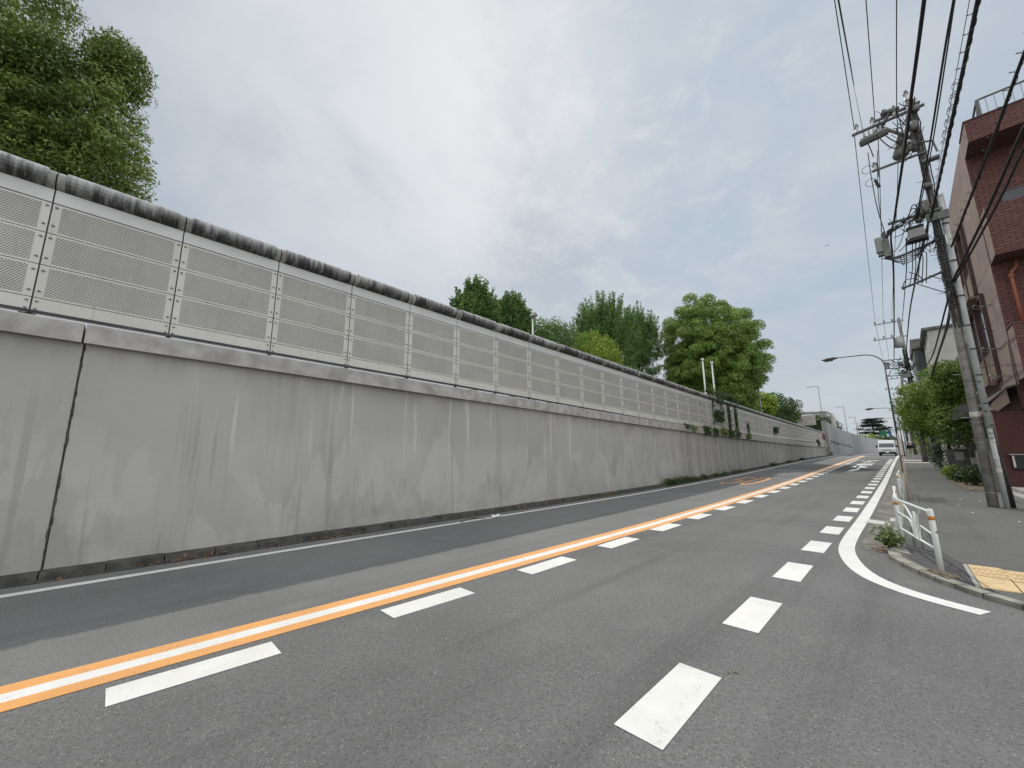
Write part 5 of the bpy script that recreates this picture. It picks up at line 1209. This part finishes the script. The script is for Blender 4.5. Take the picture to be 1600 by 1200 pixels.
wire('thick spiral-wrapped black cable crossing in front of the pole', through(ppt(1455, 340), (1528, 0), 8.4, ((1500, 130), (1480, 222))), .031, 8, True)
wire('spiral-wrapped cable crossing the brick parapet', through(ppt(1487, 385), (1600, 85), 7.9, ((1516, 310), (1550, 222))), .027, 8, True)
wire('left strand of the cable pair crossing the brick balcony', through(ppt(1488, 440), (1600, 200), 7.2, ((1530, 355), (1562, 285))), .03, 8)
wire('right dark strand of the cable pair crossing the brick balcony', through(ppt(1492, 440), (1600, 232), 7.0, ((1536, 360), (1568, 300))),  .024, 8)
def onward(label, p0, mids, p2, r):
    P0 = np.array(p0); P2 = np.array(p2); pts = [tuple(P0)]
    for m_ in mids: pts.append(tuple(vplane(m_[0], m_[1], P0, P2)))
    pts.append(tuple(P2)); wire(label, pts, r)
def p2(px, py): return tuple(ony(px, py, 50))
onward('thin wire running on from the outer insulator to the second pole', ppt(1335, 212), [(1347, 320)], p2(1367, 500), .011)
onward('thin wire running on from the second insulator to the second pole', ppt(1372, 215), [(1376, 330)], p2(1380, 498), .011)
onward('thin wire running on from the pole top to the second pole', ppt(1401, 172), [(1402, 300)], p2(1393, 494), .011)
onward('thick telecom cable running on to the second pole', ppt(1397, 345), [(1392, 372), (1396, 420), (1397, 500)], p2(1397, 560), .030)
onward('thick cable running on past the lower arm to the second pole', ppt(1450, 350), [(1441, 390), (1430, 440), (1420, 500)], p2(1414, 575), .030)
onward('slack cable running on from the junction box', ppt(1416, 372), [(1416, 400), (1415, 440)], p2(1408, 520), .016)
onward('twisted cable dropping from the switch box to the terminal box', ppt(1356, 238), [(1362, 280), (1372, 330)], ppt(1390, 385), .014)
wire('wire from the second crossarm down to the curved arm', [ppt(1371, 235), ppt(1372, 300), ppt(1376, 340), ppt(1378, 375)], .012)
onward('outer thin wire running on from the second pole to the third', p2(1367, 502), [], tuple(ony(1381, 570, 80)), .014)
onward('middle thin wire running on from the second pole to the third', p2(1380, 500), [], tuple(ony(1391, 572, 80)), .014)
wire('service cable slung from the near pole to the street tree', [ppt(1484, 455), ppt(1478, 480), tuple(ony(1455, 560, 24)), tuple(ony(1438, 578, 34))], .022)
wire('second service cable hanging behind the near pole', [ppt(1486, 470), tuple(ony(1476, 520, 22)), tuple(ony(1460, 570, 30)), tuple(ony(1452, 600, 34))], .022)
wire('third service cable hanging from the near pole over the street tree', [ppt(1484, 482), tuple(ony(1481, 510, 20)), tuple(ony(1468, 550, 26)), tuple(ony(1456, 590, 34))], .026)
wire('slack wire strung from the pole to the brick building wall', [ppt(1500, 470), tuple(ony(1515, 502, 19)), tuple(ony(1535, 512, 21)), tuple(ony(1553, 518, 22))], .012)
wire('slack wire strung lower from the pole to the building bracket', [ppt(1505, 575), tuple(ony(1528, 576, 19)), tuple(ony(1555, 570, 22))], .012)

# ------------------------------------------------------------------ van
van = thing('van', 'white van driving towards the camera in the right lane', 'van'); VY = 75.; van.location = (-1.98, VY, zr(VY))
side = [(0, .28), (-.02, .55), (.0, .92), (.10, 1.08), (.62, 1.72), (.78, 1.98), (1.05, 2.12), (4.4, 2.14), (4.66, 2.02), (4.72, 1.1), (4.70, .30)]
b = MB(); W2 = .88
def wv_(z): return W2 if z < 1.1 else W2 - (z - 1.1) * .09
n = len(side); vl = [(-wv_(z), y, z) for y, z in side]; vr = [(wv_(z), y, z) for y, z in side]
b.face(vl[::-1]); b.face(vr)
for i in range(n): j = (i + 1) % n; b.face([vl[i], vl[j], vr[j], vr[i]])
body = b.build('body', M['vanwhite'], van, bevel=.06)
def vpan(name, mat, y0, z0, y1, z1, hw0, hw1, off=.012):
    b = MB(); b.hexa([(-hw0, y0 - off, z0), (hw0, y0 - off, z0), (hw0, y0 + .03, z0), (-hw0, y0 + .03, z0), (-hw1, y1 - off, z1), (hw1, y1 - off, z1), (hw1, y1 + .03, z1), (-hw1, y1 + .03, z1)]); return b.build(name, mat, van)
vpan('windscreen', M['slot'], .145, 1.14, .60, 1.69, .79, .74)
vpan('grille', M['greybox'], -.02, .72, -.012, .86, .48, .48); vpan('bumper', M['black'], -.03, .26, -.03, .56, .86, .86, .03); vpan('number_plate', M['plate'], -.07, .40, -.07, .54, .17, .17)
b = MB(); b.tube([(-.74, .20, 1.13), (.1, .17, 1.2)], .012, 5); b.tube([(.05, .2, 1.13), (.7, .3, 1.3)], .012, 5); b.build('wiper', M['black'], van)
for sd in (-1, 1):
    b = MB(); b.hexa([(sd * .52, -.03, .68), (sd * .84, -.01, .70), (sd * .84, .1, .70), (sd * .52, .06, .68), (sd * .52, -.025, .88), (sd * .85, .0, .96), (sd * .85, .1, .96), (sd * .52, .06, .88)]); b.build('headlight', M['lamp'], van)
    b = MB(); b.box((sd * 1.0 - .11, .25, 1.15), (sd * 1.0 + .11, .36, 1.42)); b.tube([(sd * .84, .3, 1.2), (sd * .95, .3, 1.22)], .02, 6); b.build('wing_mirror', M['black'], van, bevel=.03)
    b = MB(); b.hexa([(sd * .885, .5, 1.2), (sd * .895, .5, 1.2), (sd * .895, 4.2, 1.2), (sd * .885, 4.2, 1.2), (sd * .845, .85, 1.68), (sd * .855, .85, 1.68), (sd * .855, 4.2, 1.68), (sd * .845, 4.2, 1.68)]); b.build('side_window', M['slot'], van)
    for yy in (.85, 3.7):
        b = MB(); b.tube([(sd * .70, yy, .32), (sd * .89, yy, .32)], .32, 18); wh = b.build('wheel', M['black'], van, smooth=True); b = MB(); b.tube([(sd * .885, yy, .32), (sd * .90, yy, .32)], .19, 14); b.build('rim', M['galv'], wh)

# ------------------------------------------------------------------ person walking away on the pavement
PYp = 64.; pb = ony(1425, 714, PYp); per = thing('person', 'person in black top, pale trousers and white cap walking on the pavement', 'person'); per.location = (pb[0], PYp, zr(PYp) + PZ)
def skin_obj(name, joints, edges, mat, parent, sub=2):
    me = bpy.data.meshes.new(name); me.from_pydata([j[0] for j in joints], edges, []); me.materials.append(mat)
    o = bpy.data.objects.new(name, me); COL.objects.link(o); o.parent = parent
    mo = o.modifiers.new('Skin', 'SKIN'); sv = me.skin_vertices[0].data
    for i, j in enumerate(joints): sv[i].radius = j[1] if isinstance(j[1], tuple) else (j[1], j[1]); sv[i].use_root = (i == 0)
    ss = o.modifiers.new('Subsurf', 'SUBSURF'); ss.levels = sub; ss.render_levels = sub
    return o
J = [((0, 0, .92), (.14, .10)), ((0, .02, 1.12), (.14, .10)), ((0, .03, 1.34), (.15, .10)), ((0, .03, 1.47), .055), ((0, .05, 1.56), (.075, .085)), ((0, .06, 1.66), (.078, .095)), ((0, .06, 1.73), .06),
     ((-.19, .03, 1.38), .055), ((-.23, .0, 1.12), .042), ((-.21, .12, .90), .034), ((-.20, .15, .80), .036), ((.19, .03, 1.38), .055), ((.23, .06, 1.12), .042), ((.22, .0, .90), .034), ((.215, -.02, .80), .036),
     ((-.09, .0, .86), .085), ((-.10, .12, .48), .058), ((-.10, .0, .09), .042), ((-.10, .12, .04), .035), ((.09, .0, .86), .085), ((.10, -.02, .48), .058), ((.10, -.22, .12), .042), ((.10, -.10, .05), .035)]
E_ = [(0,1),(1,2),(2,3),(3,4),(4,5),(5,6),(2,7),(7,8),(8,9),(9,10),(2,11),(11,12),(12,13),(13,14),(0,15),(15,16),(16,17),(17,18),(0,19),(19,20),(20,21),(21,22)]
skin_obj('body', J, E_, M['skin'], per)
skin_obj('jacket', [((0, 0, .90), (.18, .135)), ((0, .02, 1.12), (.18, .135)), ((0, .03, 1.33), (.20, .14)), ((0, .03, 1.45), .09), ((-.20, .03, 1.37), .075), ((-.24, .0, 1.12), .06), ((-.225, .1, .94), .052), ((.20, .03, 1.37), .075), ((.24, .06, 1.12), .06), ((.23, .01, .94), .052)],
         [(0,1),(1,2),(2,3),(2,4),(4,5),(5,6),(2,7),(7,8),(8,9)], M['blackcloth'], per)
skin_obj('trousers', [((0, 0, .93), (.165, .125)), ((-.09, .0, .82), .105), ((-.10, .12, .48), .082), ((-.10, .01, .13), .065), ((.09, .0, .82), .105), ((.10, -.02, .48), .082), ((.10, -.2, .17), .065)], [(0,1),(1,2),(2,3),(0,4),(4,5),(5,6)], M['palecloth'], per)
b = MB(); b.tube([(0, .06, 1.66), (0, .06, 1.70), (0, .06, 1.76), (0, .06, 1.79)], [.125, .12, .09, .03], 14); b.build('cap', M['whitecloth'], per, smooth=True)
for sd, y_, z_ in ((-1, .06, .0), (1, -.17, .03)):
    b = MB(); b.box((sd * .1 - .045, y_ - .11, z_), (sd * .1 + .045, y_ + .15, z_ + .09)); b.build('shoe', M['whitecloth'], per, bevel=.03)
# a small bird high in the open sky
p_ = ony(1292, 384, 60); bd = MB(); bd.tube([(0, -.12, 0), (0, -.05, .01), (0, .05, .01), (0, .14, 0)], [.015, .045, .04, .01], 8)
bd.face([(0.02, .04, .02), (.26, .0, .09), (.24, -.06, .09), (.02, -.06, .02)]); bd.face([(-.02, .04, .02), (-.02, -.06, .02), (-.24, -.06, .09), (-.26, .0, .09)]); o = bd.build('bird', M['black']); o.location = p_
tag(o, 'tiny dark bird flying in the open sky left of the wires', 'bird')
